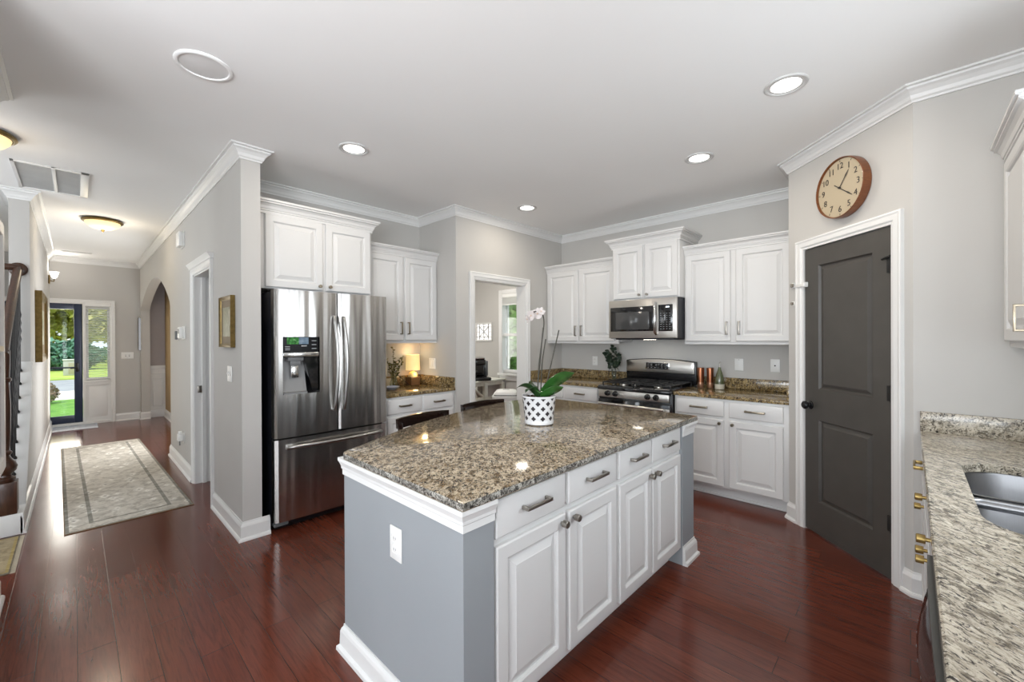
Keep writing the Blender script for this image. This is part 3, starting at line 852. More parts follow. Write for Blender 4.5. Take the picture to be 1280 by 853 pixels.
MB().box(0.095, 0.205, 0.006, 0.06, 1.262, 1.292, 0.004).box(0.112, 0.188, 0.012, 0.055, 1.225, 1.265, 0.006).build('dispenser_spout', M['grey_plastic'], disp)
MB().prism([(0.022, 1.232), (0.034, 1.232), (0.030, 1.135), (0.018, 1.135)], 0.120, 0.172, 'x', 0.003).build('dispenser_paddle', M['chrome'], disp)
def screen_mat():
    m, t, p, N, L = nt('dispenser_display')
    v = mapping(t)
    sx = N.new('ShaderNodeSeparateXYZ')
    L.new(v, sx.inputs[0])
    g = ramp(t, noise(t, v, 60, 4, 0.6), [(0.35, (0.005, 0.04, 0.01)), (0.55, (0.05, 0.32, 0.05)), (0.7, (0.35, 0.6, 0.3))])
    b = ramp(t, noise(t, v, 30, 2), [(0.3, (0.09, 0.17, 0.27)), (0.7, (0.32, 0.42, 0.52))])
    cmp_ = N.new('ShaderNodeMath')
    cmp_.operation = 'GREATER_THAN'
    cmp_.inputs[1].default_value = 0.168
    L.new(sx.outputs['X'], cmp_.inputs[0])
    c = mixc(t, cmp_.outputs[0], g, b)
    L.new(c, p.inputs['Emission Color'])
    p.inputs['Emission Strength'].default_value = 0.55
    p.inputs['Base Color'].default_value = (0.01, 0.01, 0.01, 1)
    p.inputs['Roughness'].default_value = 0.3
    p.inputs['Specular IOR Level'].default_value = 0.1
    return m
MB().box(0.085, 0.238, -0.002, 0.002, 1.388, 1.440).build('display', screen_mat(), disp)
bt = MB()
for i in range(3):
    bt.box(0.262, 0.296, -0.0015, 0.001, 1.352 + i * 0.030, 1.355 + i * 0.030).box(0.072, 0.105, -0.0015, 0.001, 1.346 + i * 0.012, 1.3485 + i * 0.012)
bt.box(0.185, 0.225, -0.0015, 0.001, 1.372, 1.378)
bt.build('button_print', plain('pale_marks', (0.55, 0.57, 0.6), 0.4), disp)
# handles: bowed bars
def bowbar(mb, x, z0, z1, out=0.058, r=0.0125, n=16, lean=0.012):
    pts = [(x, -0.004, z0)]
    for k in range(n + 1):
        s = k / n
        pts.append((x + lean * math.sin(pi * s), -0.018 - (out - 0.018) * math.sin(pi * s) ** 0.8, z0 + (z1 - z0) * s))
    pts.append((x, -0.004, z1))
    return mb.tube(pts, r, 10)
bowbar(MB(), 0.432, 0.862, 1.606).build('door_handle', M['satin'], dlo, 60)
bowbar(MB(), 0.508, 0.858, 1.602, lean=0.012).build('door_handle', M['satin'], dro, 60)
hb = MB()
hp = [(0.085, -0.008, 0.624)] + [(0.085 + 0.75 * k / 16, -0.026 - 0.040 * math.sin(pi * k / 16) ** 0.7, 0.624) for k in range(17)] + [(0.835, -0.008, 0.624)]
hb.tube(hp, 0.014, 10)
hb.box(0.07, 0.115, -0.030, -0.002, 0.607, 0.641, 0.004)
hb.build('drawer_handle', M['satin'], fz, 60)
MB().box(0.012, 0.893, 0.055, 0.12, 0.012, 0.070, 0.004).build('base_grille', M['black_satin'], fr)
for hx0 in (0.0, 0.80):
    MB().box(hx0, hx0 + 0.10, 0.030, 0.075, 0.035, 0.062, 0.008).build('hinge_cover', M['grey_plastic'], fr)
MB().box(0.01, 0.10, 0.06, 0.22, 1.785, 1.803, 0.004).build('hinge_cover', M['black_satin'], fr)
MB().box(0.80, 0.895, 0.06, 0.22, 1.785, 1.803, 0.004).build('hinge_cover', M['black_satin'], fr)
for lx in (0.05, 0.855):
    for ly in (0.12, 0.64):
        MB().cyl((lx, ly, 0), (lx, ly, 0.032), 0.02, n=14).build('foot', M['black_satin'], fr)

# ------------------------------------------------------------------ fridge wall cabinets
c = thing('upper_cabinet', 'white two-door cabinet over the refrigerator with tall crown', 'cabinet', (-3.60, YH2 + 0.003, 0), 90)
upper_cabinet(c, 0.950, 0.478, 1.822, 2.430, [(0.074, 0.508, 'r'), (0.532, 0.936, 'l')], 'bronze', 'knob', left_side=False, crown=1.05, rail=False)
c = thing('upper_cabinet', 'white two-door wall cabinet between the refrigerator and the sunroom doorway', 'cabinet', (-3.75, 1.909, 0), 90)
upper_cabinet(c, 0.828, 0.328, 1.398, 2.290, [(0.014, 0.398, 'r'), (0.423, 0.809, 'l')], 'bronze', 'pull', left_side=False, right_side=False, crown=0.9)
c = thing('base_cabinet', 'white base cabinet with two drawers right of the refrigerator', 'cabinet', (-3.455, 1.925, 0), 90)
base_cabinet(c, 0.811, 0.622, [(0.028, 0.392, 'r'), (0.420, 0.778, 'l')], [(0.028, 0.392, 0.125), (0.420, 0.778, 0.125)], 'bronze')
c = thing('countertop', 'granite worktop with warm lamp light in its gold-brown colour beside the refrigerator', 'countertop', (-3.75, 2.33, 0.884))
countertop(loc([(-4.079, 1.925), (-3.432, 1.925), (-3.432, 2.737), (-4.079, 2.737)], (-3.75, 2.33)), 0.0, 0.031).build('slab', M['granite_warm_lit'], c, 25)
MB().box(-0.329, -0.309, -0.405, 0.407, 0.031, 0.135, 0.003).box(-0.309, 0.312, 0.387, 0.407, 0.031, 0.135, 0.003).build('backsplash', M['granite_warm_lit'], c)

# ------------------------------------------------------------------ range wall cabinets
c = thing('upper_cabinet', 'white two-door wall cabinet left of the microwave', 'cabinet', (-3.415, 4.245, 0), 0)
upper_cabinet(c, 1.030, 0.312, 1.378, 2.282, [(0.022, 0.490, 'r'), (0.516, 0.985, 'l')], 'pewter', 'pull', left_side=False, right_side=False, crown=0.92)
c = thing('upper_cabinet', 'white two-door cabinet above the microwave with tall crown', 'cabinet', (-2.385, 4.12, 0), 0)
upper_cabinet(c, 0.742, 0.437, 1.832, 2.425, [(0.016, 0.358, 'r'), (0.384, 0.726, 'l')], 'pewter', 'knob', crown=1.08, rail=False)
c = thing('upper_cabinet', 'white two-door wall cabinet right of the microwave', 'cabinet', (-1.642, 4.245, 0), 0)
upper_cabinet(c, 0.935, 0.312, 1.378, 2.272, [(0.014, 0.428, 'r'), (0.474, 0.900, 'l')], 'pewter', 'pull', left_side=False, right_side=False, crown=0.92)
c = thing('base_cabinet', 'white base cabinet with drawers left of the range', 'cabinet', (-3.415, 3.935, 0), 0)
base_cabinet(c, 0.985, 0.62, [(0.030, 0.480, 'r'), (0.510, 0.955, 'l')], [(0.030, 0.480, 0.125), (0.510, 0.955, 0.125)], 'bronze')
c = thing('base_cabinet', 'white base cabinet with two doors between the range and pantry', 'cabinet', (-1.618, 3.935, 0), 0)
base_cabinet(c, 0.926, 0.62, [(0.020, 0.436, 'r'), (0.480, 0.882, 'l')], [(0.020, 0.436, 0.150), (0.480, 0.882, 0.150)], 'bronze')
c = thing('countertop', 'granite worktop with warm light in its gold-brown colour in the corner left of the range', 'countertop', (-2.92, 4.235, 0.884))
countertop(loc([(-3.417, 3.910), (-2.427, 3.910), (-2.427, 4.558), (-3.417, 4.558)], (-2.92, 4.235)), 0.0, 0.031).build('slab', M['granite_warm_lit'], c, 25)
MB().box(-0.497, -0.477, -0.325, 0.303, 0.031, 0.137, 0.003).box(-0.497, 0.49, 0.303, 0.323, 0.031, 0.137, 0.003).build('backsplash', M['granite_warm_lit'], c)
c = thing('countertop', 'granite worktop with warm light in its gold-brown colour between the range and the pantry door', 'countertop', (-1.16, 4.235, 0.884))
countertop(loc([(-1.622, 3.910), (-0.692, 3.910), (-0.692, 4.558), (-1.622, 4.558)], (-1.16, 4.235)), 0.0, 0.031).build('slab', M['granite_warm_lit'], c, 25)
MB().box(-0.462, 0.468, 0.303, 0.323, 0.031, 0.137, 0.003).box(0.448, 0.468, -0.325, 0.303, 0.031, 0.137, 0.003).build('backsplash', M['granite_warm_lit'], c)

# ------------------------------------------------------------------ range (local front y=0)
rg = thing('range', 'stainless and black gas range with arched back panel', 'stove', (-2.4235, 3.868, 0), 0)
RW = 0.797
MB().box(0.0, RW, 0.03, 0.655, 0.04, 0.880, 0.003).build('range_body', M['black_satin'], rg)
MB().prism([(-0.004, 0.880), (-0.004, 0.908), (0.016, 0.922), (0.06, 0.926), (0.64, 0.926), (0.64, 0.880)], 0.0, RW, 'x', 0.002).build('cooktop', M['black_gloss'], rg)
pn = MB().prism([(-0.004, 0.806), (0.0, 0.880), (0.03, 0.880), (0.03, 0.806)], 0.012, RW - 0.022, 'x', 0.002).build('control_panel', M['steel_h'], rg)
for kx in (0.122, 0.214, 0.565, 0.652):
    kb = MB().lathe([(0.029, 0.0), (0.029, -0.006), (0.024, -0.009), (0.023, -0.030), (0.020, -0.033), (0.0, -0.0335)], (kx, -0.002, 0.846), 22, 'y')
    kb.box(kx - 0.004, kx + 0.004, -0.042, -0.030, 0.828, 0.864, 0.002)
    kb.build('knob', M['black_satin'], rg)
od = MB().box(0.012, RW - 0.012, -0.006, 0.03, 0.20, 0.785, 0.004).build('oven_door', M['black_gloss'], rg)
MB().box(0.012, RW - 0.012, -0.010, -0.004, 0.63, 0.745, 0.003).build('door_trim', M['steel_h'], od)
MB().tube([(0.05, -0.055, 0.742), (RW - 0.05, -0.055, 0.742)], 0.015, 14).cyl((0.08, -0.055, 0.742), (0.08, -0.006, 0.735), 0.011, n=10).cyl((RW - 0.08, -0.055, 0.742), (RW - 0.08, -0.006, 0.735), 0.011, n=10).build('oven_handle', M['steel_h'], od)
MB().box(0.012, RW - 0.012, -0.004, 0.03, 0.05, 0.185, 0.004).build('warming_drawer', M['steel_h'], rg)
for lx in (0.05, RW - 0.05):
    for ly in (0.09, 0.60):
        MB().cyl((lx, ly, 0), (lx, ly, 0.042), 0.018, n=12).build('foot', M['black_satin'], rg)
# back guard, arched top
def arch_pts(x0, x1, zb, zs, zc, n=14):
    return [(x0, zb), (x1, zb)] + [(x1 - (x1 - x0) * k / n, zs + (zc - zs) * (1 - (2 * k / n - 1) ** 2)) for k in range(n + 1)]
MB().prism(arch_pts(0.0, RW, 0.926, 1.168, 1.192), 0.628, 0.668, 'y', 0.003).build('back_guard', M['black_satin'], rg)
bg = MB().prism([(a, b) for a, b in arch_pts(0.012, RW - 0.012, 1.040, 1.160, 1.186)], 0.606, 0.630, 'y', 0.004).build('back_panel', M['steel_h'], rg)
MB().prism(arch_pts(0.245, 0.525, 1.075, 1.148, 1.156), 0.600, 0.608, 'y', 0.003).build('panel_bezel', M['chrome'], bg)
ds = MB().box(0.258, 0.512, 0.596, 0.604, 1.082, 1.146, 0.003).build('display', M['black_gloss'], bg)
mk = MB()
for i in range(6):
    for j in range(3):
        if not (2 <= i <= 3 and j > 0):
            mk.box(0.275 + i * 0.040, 0.293 + i * 0.040, 0.5945, 0.597, 1.092 + j * 0.018, 1.095 + j * 0.018)
mk.build('button_print', plain('panel_marks', (0.45, 0.45, 0.45), 0.4), ds)
# grates and burners
for gx in (0.03, 0.415):
    g = MB()
    gw = 0.352
    for x in (gx, gx + gw / 2, gx + gw):
        g.box(x - 0.006, x + 0.006, 0.06, 0.585, 0.948, 0.960, 0.002)
    for y in (0.06, 0.19, 0.32, 0.455, 0.585):
        g.box(gx - 0.006, gx + gw + 0.006, y - 0.006, y + 0.006, 0.948, 0.960, 0.002)
    for x in (gx, gx + gw):
        for y in (0.06, 0.32, 0.585):
            g.box(x - 0.006, x + 0.006, y - 0.006, y + 0.006, 0.926, 0.95)
    g.build('grate', M['iron'], rg)
for bx in (0.206, 0.591):
    for by in (0.19, 0.455):
        MB().lathe([(0.045, 0.926), (0.045, 0.934), (0.030, 0.936), (0.030, 0.944), (0.0, 0.945)], (bx, by, 0), 22).build('burner', M['pewter'], rg)

# ------------------------------------------------------------------ microwave
mw = thing('microwave', 'stainless over-the-range microwave with black glass door', 'microwave', (-2.388, 4.04, 0), 0)
MW, M0, M1 = 0.745, 1.418, 1.826
MB().box(0.004, MW - 0.004, 0.030, 0.515, M0, M1, 0.003).box(0.05, MW - 0.05, 0.06, 0.45, M0 - 0.012, M0 + 0.004, 0.003).build('microwave_body', M['black_side'], mw)
MB().box(0.30, 0.42, 0.20, 0.27, M0 - 0.0135, M0 - 0.011, 0.001).build('cooktop_lamp', emit('cooktop_lamp_glow', (1.0, 0.93, 0.8), 14.0), mw)
md = MB().box(0.0, MW, 0.0, 0.035, M0 + 0.004, M1, 0.005).build('front_frame', M['steel_h'], mw)
MB().box(0.022, 0.520, -0.003, 0.006, M0 + 0.075, M1 - 0.075, 0.003).build('door_window', M['black_gloss'], mw)
MB().box(0.085, 0.465, -0.0045, 0.0, M0 + 0.095, M1 - 0.13, 0.002).build('door_mesh', plain('dark_mesh_glass', (0.055, 0.055, 0.055), 0.12, coat=0.4), mw)
kp = MB().box(0.562, 0.708, -0.003, 0.006, M0 + 0.072, M1 - 0.070, 0.003).build('keypad', M['black_gloss'], mw)
mk = MB()
for i in range(4):
    for j in range(8):
        mk.box(0.582 + i * 0.030, 0.596 + i * 0.030, -0.0042, -0.002, M0 + 0.095 + j * 0.022, M0 + 0.0985 + j * 0.022)
mk.build('keypad_print', plain('keypad_marks', (0.32, 0.34, 0.36), 0.4), kp)
MB().box(0.64, 0.675, -0.0042, -0.002, M1 - 0.100, M1 - 0.088).build('clock_digits', emit('keypad_glow', (0.8, 0.9, 1.0), 0.8), kp)
MB().tube([(0.540, -0.004, M0 + 0.045), (0.540, -0.030, M0 + 0.06), (0.540, -0.036, (M0 + M1) / 2), (0.540, -0.030, M1 - 0.062), (0.540, -0.004, M1 - 0.048)], 0.0145, 12).build('door_handle', M['chrome'], mw, 60)

# ------------------------------------------------------------------ sink side
def rounded(x0, x1, y0, y1, r, n=10):
    out = []
    rt_, rb_ = r if isinstance(r, tuple) else (r, r)      # far corners, near corners
    for cx, cy_, a, r in ((x1 - rt_, y1 - rt_, 0, rt_), (x0 + rt_, y1 - rt_, 90, rt_), (x0 + rb_, y0 + rb_, 180, rb_), (x1 - rb_, y0 + rb_, 270, rb_)):
        for k in range(n + 1):
            t = radians(a + 90 * k / n)
            out.append((cx + r * cos(t), cy_ + r * sin(t)))
    return out
hole = rounded(0.146, 0.56, 1.665, 2.520, 0.13)
cen = (0.353, 2.09)
def to_rect(p, x0, x1, y0, y1):
    dx, dy = p[0] - cen[0], p[1] - cen[1]
    s = min(((x1 if dx > 0 else x0) - cen[0]) / dx if abs(dx) > 1e-9 else 1e9, ((y1 if dy > 0 else y0) - cen[1]) / dy if abs(dy) > 1e-9 else 1e9)
    return (cen[0] + dx * s, cen[1] + dy * s)
rect = (0.039, 0.668, 0.30, 3.176)
outer = [to_rect(p, *rect) for p in hole]
for cxy in ((rect[0], rect[2]), (rect[1], rect[2]), (rect[0], rect[3]), (rect[1], rect[3])):
    k = min(range(len(outer)), key=lambda i: (outer[i][0] - cxy[0]) ** 2 + (outer[i][1] - cxy[1]) ** 2)
    outer[k] = cxy
SKC = (0.353, 1.74, 0.884)
ct = MB()
def ring(pts, z): return [(p[0] - SKC[0], p[1] - SKC[1], z) for p in pts]
def shrink(pts, d):
    return [(min(max(p[0], rect[0] + d), rect[1] - d), min(max(p[1], rect[2] + d), rect[3] - d)) for p in pts]
ct.rings([ring(hole, 0.0), ring(outer, 0.0), ring(outer, 0.027), ring(shrink(outer, 0.004), 0.031), ring(hole, 0.031), ring(hole, 0.0)], False, False)
c = thing('countertop', 'black streaked granite worktop with daylight in its cream colour around the sink', 'countertop', SKC)
ct.build('slab', M['granite_daylit'], c, 25)
MB().box(rect[0] - SKC[0], rect[1] - SKC[0], rect[3] - 0.021 - SKC[1], rect[3] - SKC[1], 0.031, 0.138, 0.003).build('backsplash', M['granite_daylit'], c)
sk = thing('sink', 'stainless double bowl sink set under the right worktop', 'sink', (0.353, 2.09, 0.884))
def bowl(name, x0, x1, y0, y1, r, depth):
    mb = MB()
    def K(k, add=0.0):
        return (r[0] * k + add, r[1] * k + add)
    def rr(d, z, rad):
        return [(p[0] - 0.353, p[1] - 2.09, z) for p in rounded(x0 + d, x1 - d, y0 + d, y1 - d, rad)]
    mb.rings([rr(-0.012, -0.001, K(1, 0.01)), rr(0.0, -0.001, K(1)), rr(0.003, -0.008, K(1)), rr(0.012, -depth + 0.05, K(0.9)), rr(0.025, -depth + 0.015, K(0.8)), rr(0.06, -depth, K(0.6))], False, True)
    o = mb.build(name, M['steel_sink'], sk, 60)
    MB().lathe([(0.042, 0.0005), (0.040, 0.004), (0.030, 0.003), (0.012, 0.001), (0.0, 0.001)], ((x0 + x1) / 2 - 0.353, (y0 + y1) / 2 - 2.09, -depth), 22).build('drain', M['chrome'], o)
bowl('bowl', 0.139, 0.567, 2.135, 2.527, (0.125, 0.045), 0.20)
bowl('bowl', 0.139, 0.567, 1.658, 2.085, (0.045, 0.125), 0.22)
MB().box(-0.214, 0.214, -0.020, 0.060, -0.030, -0.006, 0.010, 4).build('divider', M['steel_sink'], sk)
c = thing('base_cabinet', 'white base cabinet beside the pantry wall with a brass drawer pull', 'cabinet', (0.064, 3.172, 0), -90)
base_cabinet(c, 0.622, 0.600, [(0.06, 0.608, 'r')], [(0.06, 0.608, 0.14)], 'brass', ztop=0.883)
c = thing('base_cabinet', 'white sink base cabinet with brass knobs', 'cabinet', (0.064, 2.545, 0), -90)
base_cabinet(c, 1.006, 0.600, [(0.025, 0.508, 'r'), (0.536, 0.98, 'l')], [(0.085, 0.508, -1), (0.536, 0.98, -1)], 'brass', ztop=0.66)
dw = thing('dishwasher', 'black bow-front dishwasher under the right worktop', 'dishwasher', (0.060, 1.532, 0), -90)
def dwp(out, a=0.0, b=0.598, n=18, back=0.03, off=0.0):
    return [(a + (b - a) * k / n, -off - out * (1 - (2 * k / n - 1) ** 2) - 0.004) for k in range(n + 1)] + [(b, back), (a, back)]
MB().box(0.004, 0.594, 0.03, 0.58, 0.10, 0.872, 0.003).build('dishwasher_body', M['black_satin'], dw)
MB().prism(dwp(0.016), 0.12, 0.700, 'z').build('door', M['black_gloss'], dw, 30)
cpn = MB().rings([[(p[0], p[1], z_) for p in dwp(o_, off=f_)] for z_, o_, f_ in ((0.712, 0.028, 0.006), (0.730, 0.034, 0.012), (0.775, 0.034, 0.013), (0.805, 0.027, 0.013), (0.828, 0.014, 0.014), (0.841, 0.003, 0.018))]).build('control_panel', M['black_gloss'], dw, 30)
MB().prism(dwp(0.004, back=0.02, off=0.024), 0.842, 0.858, 'z').build('door_top_strip', plain('dark_grey_strip', (0.085, 0.085, 0.08), 0.3, 0.5), dw, 30)
mk = MB()
for k in range(6):
    s = 0.14 + 0.055 * k
    yy = -0.034 * (1 - (2 * s / 0.598 - 1) ** 2) - 0.0175
    mk.box(s - 0.004, s + 0.004, yy, yy + 0.004, 0.77, 0.773)
mk.build('button_print', plain('dishwasher_marks', (0.16, 0.13, 0.12), 0.4), cpn)
MB().box(0.004, 0.594, 0.05, 0.06, 0.0, 0.10, 0.002).build('toe_panel', M['black_satin'], dw)
c = thing('upper_cabinet', 'white wall cabinet above the sink worktop at the far right', 'cabinet', (0.352, 3.172, 0), -90)
upper_cabinet(c, 0.62, 0.312, 1.392, 2.300, [(0.036, 0.590, 'r')], 'bronze', 'none', left_side=False, right_side=True, crown=1.0)
dd = [o for o in c.children if o.name.startswith('door')][0]
pull(0.572, 1.500, 0.110, vert=True, w=0.008).build('door_pull', M['bronze'], dd)
# ------------------------------------------------------------------ pantry-corner wall things
CK = Matrix.Translation((-0.316, 3.482, 2.402))
ck = thing('wall_clock', 'round wall clock with walnut rim and cream dial above the pantry door', 'clock', (-0.3005, 3.4895, 2.402), -45)
MB().lathe([(0.186, 0.0), (0.193, -0.004), (0.195, -0.030), (0.193, -0.056), (0.190, -0.058), (0.1875, -0.056), (0.186, -0.040), (0.10, -0.038), (0, -0.038)], n=64, axis='y').build('rim', M['walnut_rim'], ck, 30)
MB().lathe([(0.1855, -0.0385), (0.1855, -0.042), (0.0, -0.042)], n=64, axis='y').build('dial', M['dial'], ck)
FONT_R = 0.140
def text_mesh(txt, size, M4, mb, depth=0.0008):
    cu = bpy.data.curves.new('t', 'FONT')
    cu.body = txt
    cu.size = size
    cu.align_x = 'CENTER'
    cu.align_y = 'CENTER'
    cu.extrude = depth
    ob = bpy.data.objects.new('t', cu)
    COL.objects.link(ob)
    dg = bpy.context.evaluated_depsgraph_get()
    me = bpy.data.meshes.new_from_object(ob.evaluated_get(dg))
    me.transform(M4)
    mb.bm.from_mesh(me)
    bpy.data.objects.remove(ob)
    bpy.data.curves.remove(cu)
    bpy.data.meshes.remove(me)
FACE = Matrix.Rotation(radians(90), 4, 'X')   # text plane to the local front (-y)
for h in range(1, 13):
    a = radians(90 - 30 * h)
    num = MB()
    text_mesh(str(h), 0.055, Matrix.Translation((FONT_R * cos(a), -0.043, FONT_R * sin(a))) @ FACE, num)
    num.build('numeral', M['ink'], ck, 0)
    num = MB()
    p = Vector((cos(a), 0, sin(a)))
    q = Vector((-sin(a), 0, cos(a)))
    num.rings([[tuple(p * r + q * w + Vector((0, -0.0435, 0))) for r, w in ((0.168, -0.0016), (0.180, -0.0016), (0.180, 0.0016), (0.168, 0.0016))],
               [tuple(p * r + q * w + Vector((0, -0.0420, 0))) for r, w in ((0.168, -0.0016), (0.180, -0.0016), (0.180, 0.0016), (0.168, 0.0016))]])
    num.build('hour_mark', M['ink'], ck, 0)
def hand(ang, L, back, w, y):
    a = radians(90 - ang)
    p = Vector((cos(a), 0, sin(a)))
    q = Vector((-sin(a), 0, cos(a)))
    prof = [(-back, -w * 0.6), (-back, w * 0.6), (L * 0.55, w * 0.5), (L * 0.70, w * 1.1), (L, w * 0.25), (L, -w * 0.25), (L * 0.70, -w * 1.1), (L * 0.55, -w * 0.5)]
    return MB().rings([[tuple(p * r + q * s + Vector((0, y, 0))) for r, s in prof], [tuple(p * r + q * s + Vector((0, y + 0.0012, 0))) for r, s in prof]])
hand(37, 0.118, 0.0, 0.0045, -0.047).build('hour_hand', M['ink'], ck, 0)
hand(127, 0.128, 0.048, 0.0045, -0.050).build('minute_hand', M['ink'], ck, 0)
MB().cyl((0, -0.052, 0), (0, -0.041, 0), 0.007, n=16).build('hand_hub', M['ink'], ck)
# child latch on the door casing and two small catches beside it
cl = thing('child_latch', 'small white child latch across the pantry casing and door edge', 'latch', (-0.5687, 3.7592, 1.815), -45)
MB().box(-0.055, 0.025, -0.029, -0.0235, -0.012, 0.012, 0.002).build('latch_strap', M['white_plastic'], cl)
MB().box(0.012, 0.036, -0.030, 0.002, -0.018, 0.018, 0.004).build('latch_pad', M['white_plastic'], cl)
for zc, lab, s in ((1.825, 'upper of two small dark catches on the wall left of the pantry casing', 1.0), (1.685, 'lower of two small dark catches on the wall left of the pantry casing', 0.8)):
    k = thing('door_catch', lab, 'catch', (-0.5687 - 0.115 * _q, 3.7592 + 0.115 * _q, zc), -45, 'small catches by the pantry door')
    MB().box(-0.014 * s, 0.014 * s, -0.006, 0.0, -0.020 * s, 0.020 * s, 0.002).build('plate', M['white_plastic'], k)
    MB().box(-0.012 * s, 0.010 * s, -0.022, -0.006, -0.013 * s, 0.013 * s, 0.002).build('catch', M['pewter'], k)

# ------------------------------------------------------------------ wall plates
outlet_thing('white single outlet plate on the range wall left of the vase', (-2.895, YR - 0.001, 1.135), 0)
outlet_thing('white two-gang outlet plate on the wall right of the range', (-1.230, YR - 0.001, 1.155), 0, 0.078, 0.122, 'rocker', None, 'electrical_outlet', 'outlet')
outlet_thing('white phone jack plate on the wall nearest the pantry', (-0.920, YR - 0.001, 1.157), 0, 0.078, 0.122, 'jack', None, 'wall_jack', 'wall jack')
outlet_thing('white double switch plate on the wall beside the small lamp', (-3.835, YJ - 0.001, 1.150), 0, 0.116, 0.118, 'rocker', None, 'light_switch', 'switch')
outlet_thing('white double toggle switch on the hall wall below the framed picture', (-3.735, YH - 0.001, 1.165), 0, 0.120, 0.118, 'switch', None, 'light_switch', 'switch')
outlet_thing('white triple switch plate on the wall beside the front door', (XFW + 0.001, 0.64, 1.148), 90, 0.165, 0.118, 'switch', None, 'light_switch', 'switch')
t = thing('thermostat', 'white thermostat box on the hall wall between arch and closet', 'thermostat', (-5.66, YH - 0.001, 1.500), 0)
MB().box(-0.075, 0.075, -0.012, 0, -0.070, 0.070, 0.003).build('base', M['white_plastic'], t)
MB().box(-0.068, 0.068, -0.050, -0.012, -0.062, 0.062, 0.010).build('cover', M['white_plastic'], t)
MB().box(-0.045, 0.03, -0.0515, -0.049, -0.01, 0.04, 0.001).build('display', M['grey_plastic'], t)
t = thing('wall_sensor', 'small grey sensor box just left of the thermostat', 'sensor', (-6.02, YH - 0.001, 1.475), 0)
MB().box(-0.04, 0.04, -0.010, 0, -0.055, 0.055, 0.003).build('base', M['white_plastic'], t)
MB().box(-0.034, 0.034, -0.035, -0.010, -0.048, 0.048, 0.006).build('cover', M['grey_plastic'], t)
t = thing('door_chime', 'square white door chime box high on the hall wall', 'chime', (-5.70, YH - 0.001, 2.505), 0)
MB().box(-0.095, 0.095, -0.008, 0, -0.085, 0.085, 0.002).build('base', M['white_plastic'], t)
MB().box(-0.088, 0.088, -0.050, -0.008, -0.078, 0.078, 0.008).build('cover', M['white_plastic'], t)
t = outlet_thing('white low outlet on the hall wall behind the plugged-in night light', (-5.70, YH - 0.001, 0.36), 0)
t = thing('night_light', 'white plug-in night light low on the hall wall', 'night light', (-5.70, YH - 0.010, 0.375), 0)
MB().box(-0.036, 0.036, -0.050, 0.0, -0.040, 0.036, 0.008).build('body', M['white_plastic'], t)
MB().cyl((0.0, -0.030, -0.09), (0.0, -0.030, -0.040), 0.006, n=10).build('stick', M['grey_plastic'], t)
MB().box(-0.022, 0.022, -0.044, -0.006, 0.036, 0.062, 0.008).build('lens', M['white_plastic'], t)

# ------------------------------------------------------------------ pictures
def art_mat(name, stops, scale):
    m, t, p, N, L = nt(name)
    v = mapping(t, (1, 1, 0.6))
    L.new(ramp(t, noise(t, v, scale, 5, 0.6, 1.0), stops), p.inputs['Base Color'])
    p.inputs['Roughness'].default_value = 0.35
    return m
def picture(label, loc_, rot, w, h, fw, d, art, mat=None):
    t = thing('framed_picture', label, 'picture', loc_, rot)
    MB().sweep([(-w / 2, -h / 2), (-w / 2, h / 2), (w / 2, h / 2), (w / 2, -h / 2)], [(0, 0), (0, d), (-fw * 0.4, d * 0.9), (-fw, d * 0.55), (-fw, 0)], 1, True, frame=lambda a, b, o: (a, -o, b)).build('frame', mat or M['gold_frame'], t, 25)
    MB().box(-w / 2 + fw * 0.5, w / 2 - fw * 0.5, -d * 0.5, -0.001, -h / 2 + fw * 0.5, h / 2 - fw * 0.5).build('mat_board', plain('mat_board', (0.22, 0.17, 0.11), 0.6), t)
    k = 0.26
    MB().box(-w / 2 + fw + w * k * 0.5, w / 2 - fw - w * k * 0.5, -d * 0.5 - 0.002, -d * 0.5 + 0.001, -h / 2 + fw + h * 0.14, h / 2 - fw - h * 0.14).build('print', art, t)
    return t
picture('gold framed picture on the hall wall near its end', (-3.765, YH - 0.001, 1.560), 0, 0.36, 0.385, 0.028, 0.030, art_mat('botanical_print', [(0.3, (0.42, 0.38, 0.26)), (0.5, (0.20, 0.20, 0.12)), (0.7, (0.55, 0.52, 0.42))], 14))
picture('thick gold framed picture edge-on on the stair side wall', (-7.10, YL + 0.001, 1.57), 180, 1.25, 0.74, 0.07, 0.050, art_mat('landscape_print', [(0.3, (0.10, 0.12, 0.06)), (0.7, (0.35, 0.32, 0.2))], 5))
picture('narrow dark framed picture beyond the hall arch by the front door', (-10.015 + 0.0, YH - 0.001, 1.53), 0, 0.085, 0.58, 0.014, 0.03, art_mat('small_print', [(0.3, (0.3, 0.25, 0.2)), (0.7, (0.5, 0.45, 0.4))], 9), M['dark_wood'])

# white framed glazed panel at the left edge
gp = thing('glazed_panel', 'tall white framed glass panel with a brass latch bar at the left edge', 'glass panel', (-3.02, YL - 0.02, 0.735), 180)
GWd, GH = 0.98, 1.32
MB().sweep([(-GWd / 2, 0.0), (-GWd / 2, GH), (GWd / 2, GH), (GWd / 2, 0.0)], [(0, 0), (0, 0.040), (-0.02, 0.046), (-0.075, 0.046), (-0.085, 0.036), (-0.085, 0)], 1, True, frame=lambda a, b, o: (a, -o, b)).build('frame', M['trim'], gp, 25)
MB().box(-GWd / 2 + 0.08, GWd / 2 - 0.08, -0.030, -0.001, 0.08, GH - 0.08).build('mirror_glass', plain('mirror_glass', (0.72, 0.76, 0.79), 0.03, 1.0, 0.01), gp)
MB().box(-GWd / 2 + 0.0, GWd / 2 - 0.085, -0.048, -0.030, 0.634, 0.662, 0.005).build('latch_bar', M['brass'], gp)

